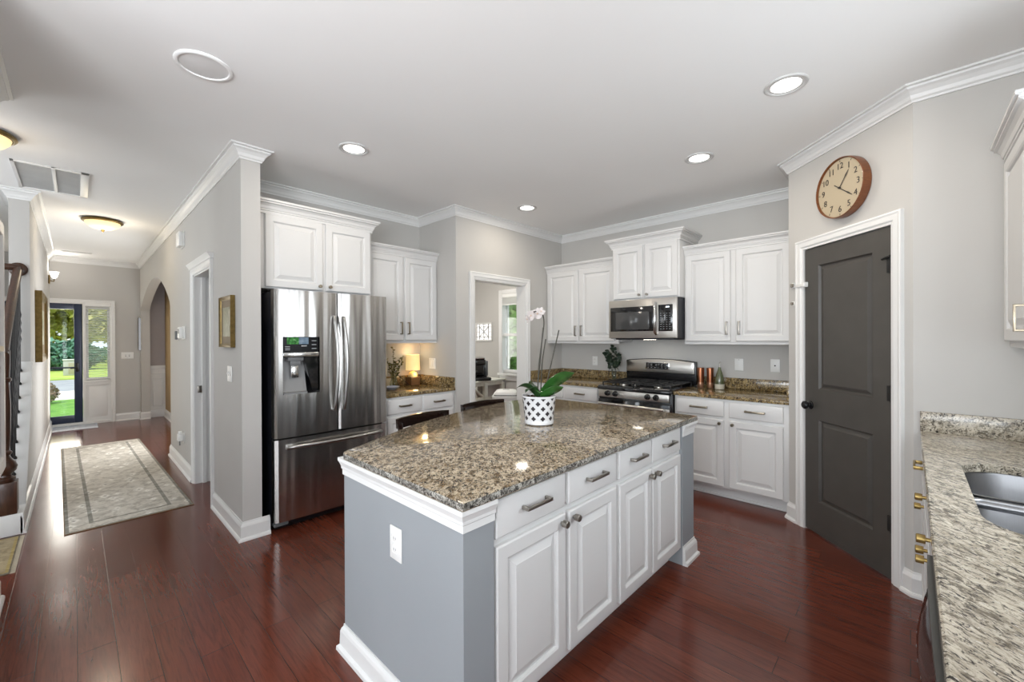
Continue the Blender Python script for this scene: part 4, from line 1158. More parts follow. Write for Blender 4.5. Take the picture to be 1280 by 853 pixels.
# ------------------------------------------------------------------ ceiling things
for i, (x, y, lab) in enumerate(((-2.889, 1.389, 'round recessed ceiling light over the refrigerator aisle'), (-0.485, 2.665, 'round recessed ceiling light nearest the angled pantry wall'), (-1.160, 3.285, 'round recessed ceiling light in front of the range wall'), (-2.904, 3.279, 'round recessed ceiling light nearest the sunroom doorway'))):
    t = thing('recessed_light', lab, 'ceiling light', (x, y, CH), 0, 'recessed ceiling lights')
    MB().lathe([(0.103, 0.0), (0.103, -0.004), (0.098, -0.008), (0.088, -0.007), (0.084, -0.003), (0.072, -0.004), (0.070, 0.0)], n=40, cap0=False, cap1=False).build('trim_ring', plain('can_trim_white', (0.62, 0.62, 0.61), 0.5), t, 30)
    MB().lathe([(0.072, -0.002), (0.0, -0.004)], n=32, cap0=True).build('lamp', M['can_glow'], t)
    l = bpy.data.lights.new('can_light', 'AREA')
    l.shape = 'DISK'
    l.size = 0.13
    l.energy = 5.0
    l.color = (1.0, 0.90, 0.76)
    o = bpy.data.objects.new('can_light', l)
    COL.objects.link(o)
    o.location = (x, y, CH - 0.012)
sp = thing('ceiling_speaker', 'round white ceiling speaker with dull grey mesh grille', 'speaker', (-2.549, 0.450, CH))
MB().lathe([(0.120, 0.0), (0.120, -0.005), (0.112, -0.010), (0.104, -0.008), (0.102, 0.0)], n=44, cap0=False, cap1=False).build('trim_ring', M['ceiling'], sp, 50)
MB().lathe([(0.103, -0.003), (0.05, -0.006), (0.0, -0.007)], n=40).build('grille', plain('speaker_mesh', (0.76, 0.76, 0.755), 0.7, bmp=0.5, bscale=900), sp)
va, vb = Vector((-4.932, -0.337)), Vector((-4.851, 0.083))
vt = thing('return_air_vent', 'white return air vent in the hall ceiling with two grey filter panels', 'vent', (-5.29, -0.125, CH))
v = MB()
hx, hy = 0.405, 0.212
v.box(-hx, hx, -hy, -hy + 0.022, -0.012, 0, 0.002).box(-hx, hx, hy - 0.05, hy, -0.012, 0, 0.002).box(-hx, -hx + 0.022, -hy, hy, -0.012, 0, 0.002).box(hx - 0.022, hx, -hy, hy, -0.012, 0, 0.002).box(-hx, hx, 0.0, 0.022, -0.010, 0, 0.002)
v.build('frame', M['trim'], vt)
v = MB()
for k in range(30):
    xx = -hx + 0.03 + k * (2 * hx - 0.06) / 29
    v.prism([(xx, -0.002), (xx + 0.018, -0.009), (xx + 0.019, -0.008), (xx + 0.002, -0.001)], -hy + 0.02, hy - 0.04, 'y')
v.build('louvers', plain('vent_grey', (0.80, 0.80, 0.79), 0.6), vt)
MB().box(-hx + 0.01, hx - 0.01, -hy + 0.01, hy - 0.01, -0.0015, 0).build('filter', plain('filter_grey', (0.72, 0.72, 0.71), 0.9), vt)
v2 = thing('ceiling_register', 'slim white ceiling register near the front door', 'vent', (-9.35, 0.02, CH))
v = MB().box(-0.06, 0.06, -0.17, 0.17, -0.004, 0, 0.001)
for k in range(5):
    v.box(-0.045 + k * 0.02, -0.039 + k * 0.02, -0.15, 0.15, -0.009, -0.003)
v.build('register', M['trim'], v2)
def flush(label, x, y, power):
    t = thing('flush_light', label, 'ceiling light', (x, y, CH), 0, 'bronze flush ceiling lights in the hall')
    MB().lathe([(0.155, 0.0), (0.172, -0.012), (0.176, -0.024), (0.168, -0.034), (0.150, -0.036), (0.12, -0.02), (0.0, -0.018)], n=44).build('pan', M['gold_frame'], t, 50)
    MB().lathe([(0.150, -0.033), (0.143, -0.055), (0.120, -0.082), (0.085, -0.102), (0.045, -0.112), (0.0, -0.114)], n=44).build('glass_bowl', M['warm_glow'], t, 60)
    MB().lathe([(0.010, -0.108), (0.018, -0.118), (0.012, -0.128), (0.006, -0.140), (0.0, -0.142)], n=16).build('finial', M['gold_frame'], t)
    l = bpy.data.lights.new('flush_bulb', 'POINT')
    l.energy = power
    l.shadow_soft_size = 0.16
    l.color = (1.0, 0.86, 0.66)
    o = bpy.data.objects.new('flush_bulb', l)
    COL.objects.link(o)
    o.location = (x, y, CH - 0.20)
flush('bronze flush ceiling light with alabaster bowl in the hall', -6.64, 0.222, 5)
flush('bronze flush ceiling light cut by the left edge above the stair passage', -4.36, -0.435, 2.5)

# ------------------------------------------------------------------ rugs
def rug_mat(name, fa, fb, fc, hx, hy):
    m, t, p, N, L = nt(name)
    v = mapping(t)
    sx = N.new('ShaderNodeSeparateXYZ')
    L.new(v, sx.inputs[0])
    def absn(o, h):
        a = N.new('ShaderNodeMath'); a.operation = 'ABSOLUTE'; L.new(o, a.inputs[0])
        b = N.new('ShaderNodeMath'); b.operation = 'SUBTRACT'; b.inputs[0].default_value = h; L.new(a.outputs[0], b.inputs[1])
        return b.outputs[0]
    mn = N.new('ShaderNodeMath'); mn.operation = 'MINIMUM'
    L.new(absn(sx.outputs['X'], hx), mn.inputs[0])
    L.new(absn(sx.outputs['Y'], hy), mn.inputs[1])
    sc_ = N.new('ShaderNodeMath'); sc_.operation = 'MULTIPLY'; sc_.inputs[1].default_value = 4.0
    L.new(mn.outputs[0], sc_.inputs[0])
    border = ramp(t, sc_.outputs[0], [(0.0, fb), (0.07, fb), (0.08, fc), (0.13, fc), (0.14, fa), (0.50, fa), (0.51, fb), (0.60, fb), (0.61, fa)], 'CONSTANT')
    vo = N.new('ShaderNodeTexVoronoi'); vo.inputs['Scale'].default_value = 6.0; vo.distance = 'MANHATTAN'
    L.new(mapping(t, (1.0, 1.6, 1)), vo.inputs['Vector'])
    pat = ramp(t, vo.outputs['Distance'], [(0.12, (0.50, 0.47, 0.42)), (0.25, (1.10, 1.10, 1.09)), (0.5, (0.70, 0.67, 0.62))])
    wear = ramp(t, noise(t, v, 14, 5, 0.7, 0.5), [(0.38, (0.72, 0.70, 0.67)), (0.55, (1.14, 1.14, 1.14))])
    c = mixc(t, 0.8, border, pat, 'MULTIPLY')
    c = mixc(t, 0.9, c, wear, 'MULTIPLY')
    L.new(c, p.inputs['Base Color'])
    p.inputs['Roughness'].default_value = 0.95
    bump(t, p, noise(t, v, 500, 2), 0.4, 0.003)
    return m
rg_ = thing('rug', 'long faded grey and beige patterned rug in the hall', 'rug', (-6.25, 0.282, 0), 1.2)
MB().box(-1.78, 1.78, -0.378, 0.378, 0.0, 0.007, 0.003).build('rug_pile', rug_mat('faded_oriental_rug', (0.74, 0.71, 0.655), (0.37, 0.36, 0.325), (0.78, 0.75, 0.69), 1.78, 0.378), rg_)
MB().box(-1.785, 1.785, -0.383, -0.376, 0.0, 0.006, 0.002).box(-1.785, 1.785, 0.376, 0.383, 0.0, 0.006, 0.002).box(1.777, 1.785, -0.383, 0.383, 0, 0.006, 0.002).box(-1.785, -1.777, -0.383, 0.383, 0, 0.006, 0.002).build('rug_binding', plain('rug_binding', (0.22, 0.15, 0.085), 0.9), rg_)
mt = thing('doormat', 'pale blue-grey mat inside the front door', 'mat', (-9.87, -0.25, 0))
MB().box(-0.33, 0.33, -0.55, 0.50, 0.0, 0.010, 0.004).build('mat', plain('pale_woven_mat', (0.50, 0.53, 0.58), 0.9, var=0.15, scale=40), mt)
r2 = thing('rug', 'small fringed beige and gold rug beside the stair step at left', 'rug', (-4.33, -0.66, 0))
MB().box(-0.36, 0.36, -0.40, 0.375, 0.0, 0.008, 0.003).build('rug_pile', rug_mat('beige_gold_rug', (0.44, 0.37, 0.24), (0.25, 0.22, 0.17), (0.48, 0.38, 0.16), 0.36, 0.39), r2)
fg = MB()
for k in range(34):
    xx = -0.35 + k * 0.70 / 33
    fg.box(xx - 0.004, xx + 0.004, 0.375, 0.398, 0.0, 0.004)
fg.build('fringe', plain('cream_fringe', (0.55, 0.50, 0.38), 0.95), r2)

# ------------------------------------------------------------------ staircase rail
st = thing('stair_railing', 'dark walnut newel, handrail and black balusters at the left edge', 'stair railing', (-4.80, -0.365, 0.155))
nb = MB().box(-0.065, 0.065, -0.065, 0.065, 0.0, 0.235, 0.005)
nb.lathe([(0.050, 0.235), (0.056, 0.250), (0.056, 0.262), (0.038, 0.272), (0.036, 0.285), (0.060, 0.315), (0.066, 0.345), (0.058, 0.375), (0.036, 0.405), (0.028, 0.425), (0.040, 0.440), (0.040, 0.452), (0.028, 0.465), (0.034, 0.60), (0.036, 0.80), (0.028, 0.96), (0.040, 0.975), (0.040, 0.99), (0.030, 1.0), (0.034, 1.10), (0.034, 1.20)], n=28)
nb.build('newel_post', M['stair_wood'], st, 40)
hr = []
for k in range(13):
    s = k / 12
    x = 0.03 - 1.06 * s
    z = 1.22 + 0.70 * s - (0.05 * (1 - s) ** 6)
    hr.append((x, 0.0 + 0.01 * s, z))
MB().tube(hr, 0.029, 14).build('handrail', M['stair_wood'], st, 60)
MB().lathe([(0.06, 0.0), (0.06, 0.012), (0.045, 0.02)], (-1.048, 0.010, 1.915), 24, 'x').tube([(-1.03, 0.01, 1.925), (-1.02, -0.02, 1.93), (-1.02, -0.10, 1.93)], 0.03, 12).build('wall_rosette', M['stair_wood'], st)
for k in range(9):
    x = -0.24 - k * 0.092
    zb = (0.155 + (-4.97 - (-4.80 + x)) * 1.227 if True else 0) - 0.155 + 0.002
    s = (0.03 - x) / 1.06
    zt = 1.22 + 0.70 * s - (0.05 * (1 - s) ** 6) - 0.02
    b = MB()
    n = 24
    pts = [(x, 0.02, zb + (zt - zb) * q / n) for q in range(n + 1)]
    rr = [0.0075 + (0.006 if 8 <= q <= 15 and q % 2 == 0 else 0.0) for q in range(n + 1)]
    b.tube(pts, rr, 8).lathe([(0.016, zb), (0.016, zb + 0.012), (0.010, zb + 0.024)], (x, 0.02, 0), 12)
    b.build('baluster', M['iron'], st)

# ------------------------------------------------------------------ island stools
def make_stool(label, x, y, rot):
    s = thing('bar_stool', label, 'stool', (x, y, 0), rot, 'dark stools tucked under the island')
    # local: seat faces +y toward the island, back at -y
    MB().box(-0.205, 0.205, -0.02, 0.37, 0.615, 0.655, 0.012).build('seat', M['dark_wood'], s)
    for sx in (-1, 1):
        MB().tube([(sx * 0.185, 0.01, 0.0), (sx * 0.185, 0.0, 0.62), (sx * 0.190, -0.035, 0.90)], 0.017, 8).build('leg', M['dark_wood'], s)
        MB().tube([(sx * 0.185, 0.34, 0.0), (sx * 0.180, 0.34, 0.62)], 0.017, 8).build('leg', M['dark_wood'], s)
        MB().tube([(sx * 0.185, 0.01, 0.22), (sx * 0.182, 0.34, 0.22)], 0.010, 8).build('stretcher', M['dark_wood'], s)
    MB().tube([(-0.182, 0.34, 0.28), (0.182, 0.34, 0.28)], 0.010, 8).build('stretcher', M['dark_wood'], s)
    n = 14
    r1 = []
    for k in range(n + 1):
        q = -1 + 2 * k / n
        xx, yy = q * 0.215, -0.030 - 0.030 * (1 - q * q)
        r1.append([(xx, yy - 0.010, 0.868), (xx, yy - 0.014, 0.926 + 0.006 * (1 - q * q)), (xx, yy + 0.010, 0.928 + 0.006 * (1 - q * q)), (xx, yy + 0.012, 0.868)])
    MB().rings(r1).build('top_rail', M['dark_wood'], s, 40)
    for k in range(3):
        xx = -0.09 + 0.09 * k
        MB().tube([(xx, -0.008, 0.652), (xx, -0.045, 0.872)], 0.010, 8).build('back_slat', M['dark_wood'], s)
    return s
make_stool('dark wooden bar stool tucked under the island nearest the refrigerator', -2.29, 1.590, -84)
make_stool('dark wooden bar stool tucked under the island nearest the sunroom doorway', -2.40, 2.215, -92)
# ------------------------------------------------------------------ orchid on the island
ZC = 0.9155
OX, OY = -1.612, 1.922
op = thing('potted_orchid', 'white flowering orchid in a white pot with dark quatrefoil pattern on the island', 'potted plant', (OX, OY, ZC), 0)
pot_prof = [(0.076, 0.0), (0.086, 0.004), (0.088, 0.020), (0.0855, 0.024), (0.0855, 0.028), (0.091, 0.08), (0.101, 0.160), (0.103, 0.166), (0.101, 0.170), (0.096, 0.168), (0.094, 0.150), (0.0, 0.150)]
pot = MB().lathe(pot_prof, n=56).build('pot', M['ceramic'], op, 40)
def r_at(z):
    for (r0, z0), (r1, z1) in zip(pot_prof, pot_prof[1:]):
        if z0 <= z <= z1 and z1 > z0:
            return r0 + (r1 - r0) * (z - z0) / (z1 - z0)
    return 0.1
qf = MB()
NC = 10
for row in range(5):
    zc = 0.040 + row * 0.0295
    for k in range(NC):
        th = 2 * pi * (k + 0.5 * (row % 2)) / NC
        outline = []
        R0, Q = 0.0078, 0.0060
        for lobe in range(4):
            a0 = lobe * pi / 2
            cx_, cz_ = R0 * cos(a0), R0 * sin(a0)
            for s in range(7):
                a = a0 - radians(105) + radians(210) * s / 6
                outline.append((cx_ + Q * cos(a), cz_ + Q * sin(a)))
        f, b_ = [], []
        for du, dz in outline:
            zz = zc + dz
            if zz > 0.158: zz = 0.158
            rr = r_at(zz)
            t_ = th + du / rr
            f.append(((rr + 0.0009) * cos(t_), (rr + 0.0009) * sin(t_), zz))
            b_.append(((rr - 0.002) * cos(t_), (rr - 0.002) * sin(t_), zz))
        qf.rings([b_, f])
qf.build('quatrefoil_pattern', plain('dark_plum_cutout', (0.018, 0.012, 0.016), 0.5), pot, 30)
sb = MB().lathe([(0.095, 0.149), (0.06, 0.158), (0.0, 0.160)], n=28)
for k in range(50):
    a, r = random.uniform(0, 2 * pi), random.uniform(0, 0.082)
    sb.blob((r * cos(a), r * sin(a), 0.157), (random.uniform(.008, .016), random.uniform(.005, .01), random.uniform(.004, .008)), 1)
sb.build('bark', M['soil'], op, 0)
VR = Vector((0.7233, 0.6906, 0)).normalized()      # along the picture plane, used to lay the leaves out as seen
VF = Vector((-0.6906, 0.7233, 0)).normalized()
def leaf(base, tip, mid_lift, width, mat, twist=0.0, n=12, fold=0.25):
    b, t = Vector(base), Vector(tip)
    ax = (t - b)
    side = ax.cross(Vector((0, 0, 1))).normalized()
    nrm = side.cross(ax).normalized()
    side = (side * cos(twist) + nrm * sin(twist))
    nrm = side.cross(ax).normalized()
    rs = []
    for k in range(n + 1):
        s = k / n
        c = b + ax * s + Vector((0, 0, 1)) * (mid_lift * 4 * s * (1 - s))
        w = width * (0.28 + 0.72 * math.sin(pi * min(1, s * 0.85 + 0.08)) ** 0.8) * (1 - max(0, (s - 0.75) / 0.25) ** 2 * 0.93)
        h = 0.0016
        row = []
        for q in (-1, -0.5, 0, 0.5, 1):
            row.append(c + side * (w * q) + nrm * (fold * w * abs(q)) + nrm * h)
        for q in (1, 0.5, 0, -0.5, -1):
            row.append(c + side * (w * q) + nrm * (fold * w * abs(q)) - nrm * h)
        rs.append([tuple(v) for v in row])
    return MB().rings(rs).build('leaf', mat, op, 60)
def OV(r, f, z):   # right / away / up, relative to the pot
    v = VR * r + VF * f
    return (v.x, v.y, z)
leaf(OV(0.005, -0.01, 0.155), OV(0.205, -0.045, 0.305), 0.020, 0.046, M['leaf'], 0.85)
leaf(OV(0.010, -0.02, 0.155), OV(0.135, -0.080, 0.225), 0.004, 0.034, M['leaf'], 0.7)
leaf(OV(-0.005, 0.0, 0.155), OV(-0.135, -0.02, 0.215), 0.034, 0.034, M['leaf_dark'], -0.45)
leaf(OV(-0.005, -0.02, 0.155), OV(-0.085, -0.085, 0.195), 0.035, 0.030, M['leaf_dark'], -0.35)
leaf(OV(0.0, 0.01, 0.155), OV(-0.06, 0.09, 0.225), 0.03, 0.034, M['leaf_dark'], -0.6)
leaf(OV(0.0, -0.01, 0.155), OV(0.002, -0.075, 0.19), 0.02, 0.026, M['leaf'], 0.1)
def stem(pts, r, mat='stem', name='stem'):
    P = [Vector(p) for p in pts]
    out = []
    for i in range(len(P) - 1):
        p0, p1, p2, p3 = P[max(i - 1, 0)], P[i], P[i + 1], P[min(i + 2, len(P) - 1)]
        for k in range(6):
            s = k / 6
            out.append(0.5 * ((2 * p1) + (-p0 + p2) * s + (2 * p0 - 5 * p1 + 4 * p2 - p3) * s * s + (-p0 + 3 * p1 - 3 * p2 + p3) * s ** 3))
    out.append(P[-1])
    return MB().tube([tuple(v) for v in out], r, 8).build(name, M[mat], op)
stem([OV(-0.010, 0.0, 0.15), OV(0.000, 0.0, 0.35), OV(0.022, -0.005, 0.52), OV(0.030, -0.01, 0.610), OV(0.018, -0.02, 0.660), OV(-0.005, -0.03, 0.672), OV(-0.035, -0.04, 0.665)], 0.0038, 'stem', 'flower_stem')
stem([OV(-0.014, 0.005, 0.15), OV(0.026, 0.0, 0.575)], 0.0036, 'stem', 'stake')
stem([OV(0.010, 0.02, 0.15), OV(0.020, 0.02, 0.35), OV(0.032, 0.02, 0.44), OV(0.043, 0.02, 0.505)], 0.0036, 'stem', 'old_stem')
stem([OV(0.030, 0.03, 0.15), OV(0.075, 0.03, 0.35), OV(0.124, 0.03, 0.560)], 0.0036, 'stem', 'stake')
def flower(c, d, size, ang):
    d = Vector(d).normalized()
    a = d.cross(Vector((0, 0, 1))).normalized()
    b = a.cross(d)
    C = Vector(c)
    mb = MB()
    for k, (w, L) in enumerate(((0.62, 0.95), (0.42, 1.0), (0.42, 1.0), (0.62, 0.95), (0.40, 1.0))):
        th = ang + (0.0, 1.25, 2.5, pi, -1.57)[k] if False else ang + 2 * pi * k / 5
        ax = a * cos(th) + b * sin(th)
        sd = -a * sin(th) + b * cos(th)
        rs = []
        for i in range(7):
            s = i / 6
            ww = size * w * max(0.06, math.sin(pi * (0.10 + 0.88 * s)) ** 0.7)
            cc = C + ax * (size * L * s) + d * (size * 0.25 * s * s)
            rs.append([tuple(cc + sd * (ww * q) + d * (0.0015 + 0.1 * size * (1 - q * q))) for q in (-1, 0, 1)] + [tuple(cc + sd * (ww * q) + d * (-0.0005 + 0.1 * size * (1 - q * q))) for q in (1, 0, -1)])
        mb.rings(rs)
    o = mb.build('flower', M['petal'], op, 60)
    MB().blob(tuple(C + d * size * 0.2), (size * 0.16,) * 3, 2).build('flower_centre', plain('orchid_lip', (0.55, 0.40, 0.30), 0.5), o)
flower(OV(-0.010, -0.035, 0.655), OV(-0.2, -1, 0.1), 0.036, 0.4)
flower(OV(-0.045, -0.040, 0.645), OV(-0.8, -0.8, -0.1), 0.034, 0.9)
flower(OV(-0.066, -0.030, 0.625), OV(-1, -0.3, -0.3), 0.026, 0.2)
flower(OV(0.010, -0.045, 0.668), OV(0.4, -1, 0.4), 0.026, 0.7)

# ------------------------------------------------------------------ on the worktop beside the refrigerator
def twigs(t, mat, stems, leaf_size, rnd, name='sprig', lo=0.35):
    for (b, e, nl) in stems:
        mb = MB()
        b, e = Vector(b), Vector(e)
        mid = (b + e) / 2 + Vector((rnd.uniform(-.01, .01), rnd.uniform(-.01, .01), 0.01))
        pts = [b * (1 - s) ** 2 + mid * 2 * s * (1 - s) + e * s * s for s in [k / 8 for k in range(9)]]
        mb.tube([tuple(p) for p in pts], 0.0015, 6)
        for k in range(nl):
            s = lo + (1 - lo) * k / max(1, nl - 1)
            p = b * (1 - s) ** 2 + mid * 2 * s * (1 - s) + e * s * s
            for sgn in (-1, 1):
                d = Vector((rnd.uniform(-1, 1), rnd.uniform(-1, 1), rnd.uniform(-0.2, 0.9))).normalized()
                L = leaf_size * rnd.uniform(0.7, 1.2)
                sd = d.cross(Vector((rnd.uniform(-1, 1), rnd.uniform(-1, 1), 0.3))).normalized()
                up_ = sd.cross(d)
                prof = ((0, 0.1), (0.3, 0.42), (0.65, 0.40), (1.0, 0.04))
                mb.rings([[tuple(p + d * (L * q) + sd * (L * w * z_) + up_ * hh) for z_, hh in ((-1, 0), (0, 0.0012), (1, 0), (0, -0.0012))] for q, w in prof])
        mb.build(name, mat, t)
rnd = random.Random(3)
VX, VY = -3.965, 2.335
vs = thing('glass_vase', 'small clear glass vase holding olive sprigs beside the little lamp', 'vase', (VX, VY, ZC), 0)
MB().lathe([(0.030, 0.0), (0.044, 0.006), (0.046, 0.03), (0.034, 0.07), (0.026, 0.10), (0.030, 0.128), (0.0285, 0.128), (0.0245, 0.10), (0.032, 0.07), (0.043, 0.03), (0.040, 0.010), (0.0, 0.008)], n=28).build('vase_body', clear_glass('vase_glass', (0.90, 0.93, 0.90)), vs, 60)
sg = thing('olive_sprigs', 'olive green leafy sprigs standing in the small glass vase', 'greenery', (VX, VY, ZC + 0.012), 0)
twigs(sg, M['olive'], [((0.0, 0.0, 0.0), (0.0, -0.01, 0.40), 12), ((0.005, 0.0, 0.0), (0.0, 0.115, 0.31), 10), ((0.0, 0.005, 0.0), (0.02, 0.06, 0.29), 9), ((-0.005, 0.0, 0.0), (0.01, -0.085, 0.28), 9), ((0.0, -0.005, 0.0), (0.03, -0.045, 0.22), 8), ((0.0, 0.0, 0.0), (-0.02, 0.03, 0.24), 8), ((0, 0, 0), (0.05, 0.02, 0.2), 8)], 0.026, rnd)
LX, LY = -3.975, 2.575
tl = thing('table_lamp', 'small lit table lamp with cream shade and woven base', 'lamp', (LX, LY, ZC), 0)
MB().rings([[(x * w, y * w, z) for x, y in ((-1, -1), (1, -1), (1, 1), (-1, 1))] for w, z in ((0.052, 0.0), (0.056, 0.004), (0.058, 0.085), (0.054, 0.092))]).build('base', M['rattan'], tl, 20)
MB().lathe([(0.052, 0.090), (0.050, 0.115), (0.040, 0.137), (0.014, 0.152), (0.006, 0.15), (0.006, 0.21), (0.0, 0.212)], n=28).build('neck', plain('cream_glaze', (0.62, 0.50, 0.22), 0.3), tl, 50)
MB().lathe([(0.078, 0.165), (0.072, 0.335), (0.0705, 0.335), (0.0765, 0.165)], n=40, cap0=False, cap1=False).build('lamp_shade', M['shade_glow'], tl, 60)
MB().blob((0, 0, 0.24), (0.020, 0.020, 0.028), 2).build('bulb', emit('bulb_glow', (1.0, 0.85, 0.55), 4.0), tl)
MB().tube([(0.0, -0.055, 0.01), (-0.01, -0.085, 0.04), (-0.03, -0.13, 0.085), (-0.075, -0.16, 0.13), (-0.098, -0.16, 0.16)], 0.003, 8).build('power_cord', M['iron'], tl)
for zz, pw in ((0.37, 0.45), (0.14, 0.4)):
    l = bpy.data.lights.new('table_lamp_bulb', 'POINT')
    l.energy = pw
    l.shadow_soft_size = 0.03
    l.color = (1.0, 0.76, 0.42)
    o = bpy.data.objects.new('table_lamp_bulb', l)
    COL.objects.link(o)
    o.location = (LX + (0.0 if zz > 0.3 else 0.075), LY, ZC + zz)
ds_ = thing('small_dish', 'small blue-white dish on the worktop beside the refrigerator', 'dish', (-3.775, 2.195, ZC), 0)
MB().lathe([(0.040, 0.0), (0.044, 0.003), (0.070, 0.020), (0.082, 0.030), (0.080, 0.031), (0.066, 0.022), (0.042, 0.007), (0.0, 0.006)], n=40).build('dish', plain('blue_white_glaze', (0.50, 0.54, 0.66), 0.2, coat=0.4), ds_, 50)
nb_ = thing('recipe_board', 'cream rectangular board leaning flat against the backsplash behind the vase', 'board', (-4.045, 2.26, ZC), 0)
MB().box(-0.008, 0.008, -0.17, 0.10, 0.0, 0.085, 0.003).build('board', plain('cream_board', (0.62, 0.56, 0.44), 0.5), nb_)

# ------------------------------------------------------------------ beside the range
PX, PY = -2.535, 4.400
pv = thing('glass_vase', 'clear glass vase in a dark wire stand left of the range', 'vase', (PX, PY, ZC), 0)
MB().lathe([(0.024, 0.0), (0.028, 0.004), (0.028, 0.10), (0.018, 0.14), (0.018, 0.175), (0.016, 0.175), (0.016, 0.14), (0.026, 0.10), (0.026, 0.008), (0.0, 0.007)], n=24).build('vase_body', M['glass'], pv, 60)
wm = MB()
for k in range(4):
    a = pi / 4 + k * pi / 2
    ca, sa = cos(a), sin(a)
    wm.tube([(0.062 * ca, 0.062 * sa, 0.003), (0.062 * ca, 0.062 * sa, 0.12), (0.050 * ca, 0.050 * sa, 0.145), (0.020 * ca, 0.020 * sa, 0.160)], 0.003, 6)
wm.tube([(0.062 * cos(k * pi / 12), 0.062 * sin(k * pi / 12), 0.0035) for k in range(25)], 0.003, 6)
wm.build('wire_stand', M['iron'], pv, 60)
gs = thing('green_sprigs', 'dark green leafy sprigs standing in the wire-stand vase', 'greenery', (PX, PY, ZC + 0.012), 0)
twigs(gs, M['foliage'], [((0, 0, 0), (0.0, 0.0, 0.39), 7), ((0, 0, 0), (-0.10, 0.0, 0.31), 9), ((0, 0, 0), (0.095, -0.01, 0.25), 8), ((0, 0, 0), (-0.03, -0.03, 0.29), 10), ((0, 0, 0), (0.03, 0.03, 0.30), 10), ((0, 0, 0), (0.07, -0.05, 0.22), 7), ((0, 0, 0), (-0.08, 0.03, 0.22), 7), ((0, 0, 0), (0.0, -0.03, 0.24), 9), ((0, 0, 0), (-0.125, 0.02, 0.34), 3)], 0.046, rnd, lo=0.66)
for x, y, lab in ((-1.545, 4.400, 'left copper cylinder mill with pale base beside the range'), (-1.462, 4.430, 'right copper cylinder mill with pale base beside the range')):
    cpr = thing('spice_mill', lab, 'mill', (x, y, ZC), 0, 'copper mills beside the range')
    MB().lathe([(0.027, 0.0), (0.0295, 0.003), (0.0295, 0.055)], n=28).build('base', M['copper_pale'], cpr, 40)
    MB().lathe([(0.0305, 0.0555), (0.034, 0.195), (0.033, 0.203), (0.028, 0.204), (0.0, 0.203)], n=28).build('body', M['copper'], cpr, 40)
ob_ = thing('oil_bottle', 'dark green pear-shaped bottle with pale base beside the copper mills', 'bottle', (-1.365, 4.405, ZC), 0)
MB().lathe([(0.040, 0.0), (0.043, 0.003), (0.044, 0.045), (0.042, 0.050)], n=32).build('base', plain('pale_clay', (0.46, 0.43, 0.35), 0.5), ob_, 40)
MB().lathe([(0.042, 0.050), (0.043, 0.075), (0.038, 0.115), (0.026, 0.160), (0.015, 0.195), (0.011, 0.215), (0.0, 0.217)], n=32).build('bottle_body', M['green_glaze'], ob_, 50)
MB().cyl((0, 0, 0.215), (0, 0, 0.24), 0.005, 0.004, 12).tube([(0, 0, 0.235), (-0.003, 0, 0.262), (0.012, 0, 0.268)], 0.0035, 8).build('pourer', M['pewter'], ob_)

# ------------------------------------------------------------------ sunroom things
tb = thing('console_table', 'distressed cream wooden console table in the sunroom', 'table', (-5.26, 4.58, 0), 90)
MB().box(-0.52, 0.40, -0.36, 0.34, 0.725, 0.755, 0.006).build('tabletop', M['table_paint'], tb)
MB().box(-0.48, 0.36, -0.33, -0.30, 0.665, 0.725).box(-0.48, 0.36, 0.28, 0.31, 0.665, 0.725).box(-0.48, -0.45, -0.30, 0.28, 0.665, 0.725).box(0.33, 0.36, -0.30, 0.28, 0.665, 0.725).build('apron', M['table_paint'], tb)
for x in (-0.49, -0.06, 0.33):
    for y in (-0.34, 0.27):
        MB().box(x, x + 0.065, y, y + 0.06, 0.0, 0.70, 0.004).build('leg', M['table_paint'], tb)
for y in (-0.325, 0.29):
    MB().box(-0.47, 0.37, y, y + 0.03, 0.42, 0.48, 0.003).build('rail', M['table_paint'], tb)
for a, b in (((-0.43, 0.67), (-0.06, 0.48)), ):
    MB().tube([(a[0], -0.31, a[1]), ((a[0] + b[0]) / 2, -0.31, (a[1] + b[1]) / 2 + 0.035), (b[0], -0.31, b[1])], 0.022, 8).build('brace', M['table_paint'], tb)
cmS = 1.12
cm = thing('coffee_maker', 'black single-cup coffee maker on the cream sunroom table', 'coffee maker', (-5.08, 4.50, 0.7555), 62)
MB().box(-0.16, 0.16, -0.20, 0.20, 0.0, 0.045, 0.012).build('base', M['black_satin'], cm)
MB().box(-0.125, 0.115, 0.0, 0.19, 0.046, 0.30, 0.03, 3).box(-0.10, 0.10, -0.14, 0.05, 0.215, 0.30, 0.025, 3).build('coffee_maker_body', M['black_gloss'], cm)
MB().box(-0.09, 0.09, -0.15, 0.04, 0.300, 0.335, 0.02, 3).build('lid', M['chrome'], cm)
MB().box(0.116, 0.17, 0.02, 0.18, 0.046, 0.27, 0.012).build('water_tank', plain('smoke_tank', (0.10, 0.11, 0.12), 0.1, coat=0.5), cm)
tbn = thing('trash_can', 'white lidded trash can just inside the sunroom doorway', 'trash can', (-4.06, 4.13, 0), 40)
def rr4(w, d, z, r=0.05, k=0.80): return [(p[0] * k, p[1] * k, z) for p in rounded(-w, w, -d, d, r, 6)]
MB().rings([rr4(0.15, 0.12, 0.0), rr4(0.19, 0.15, 0.05), rr4(0.21, 0.165, 0.60)]).build('bin_body', M['white_plastic'], tbn, 40)
MB().rings([rr4(0.205, 0.160, 0.640), rr4(0.205, 0.160, 0.652)]).build('seam_band', M['slot'], tbn, 40)
MB().rings([rr4(0.226, 0.180, 0.601), rr4(0.232, 0.186, 0.612), rr4(0.228, 0.182, 0.640)]).build('rim', M['white_plastic'], tbn, 40)
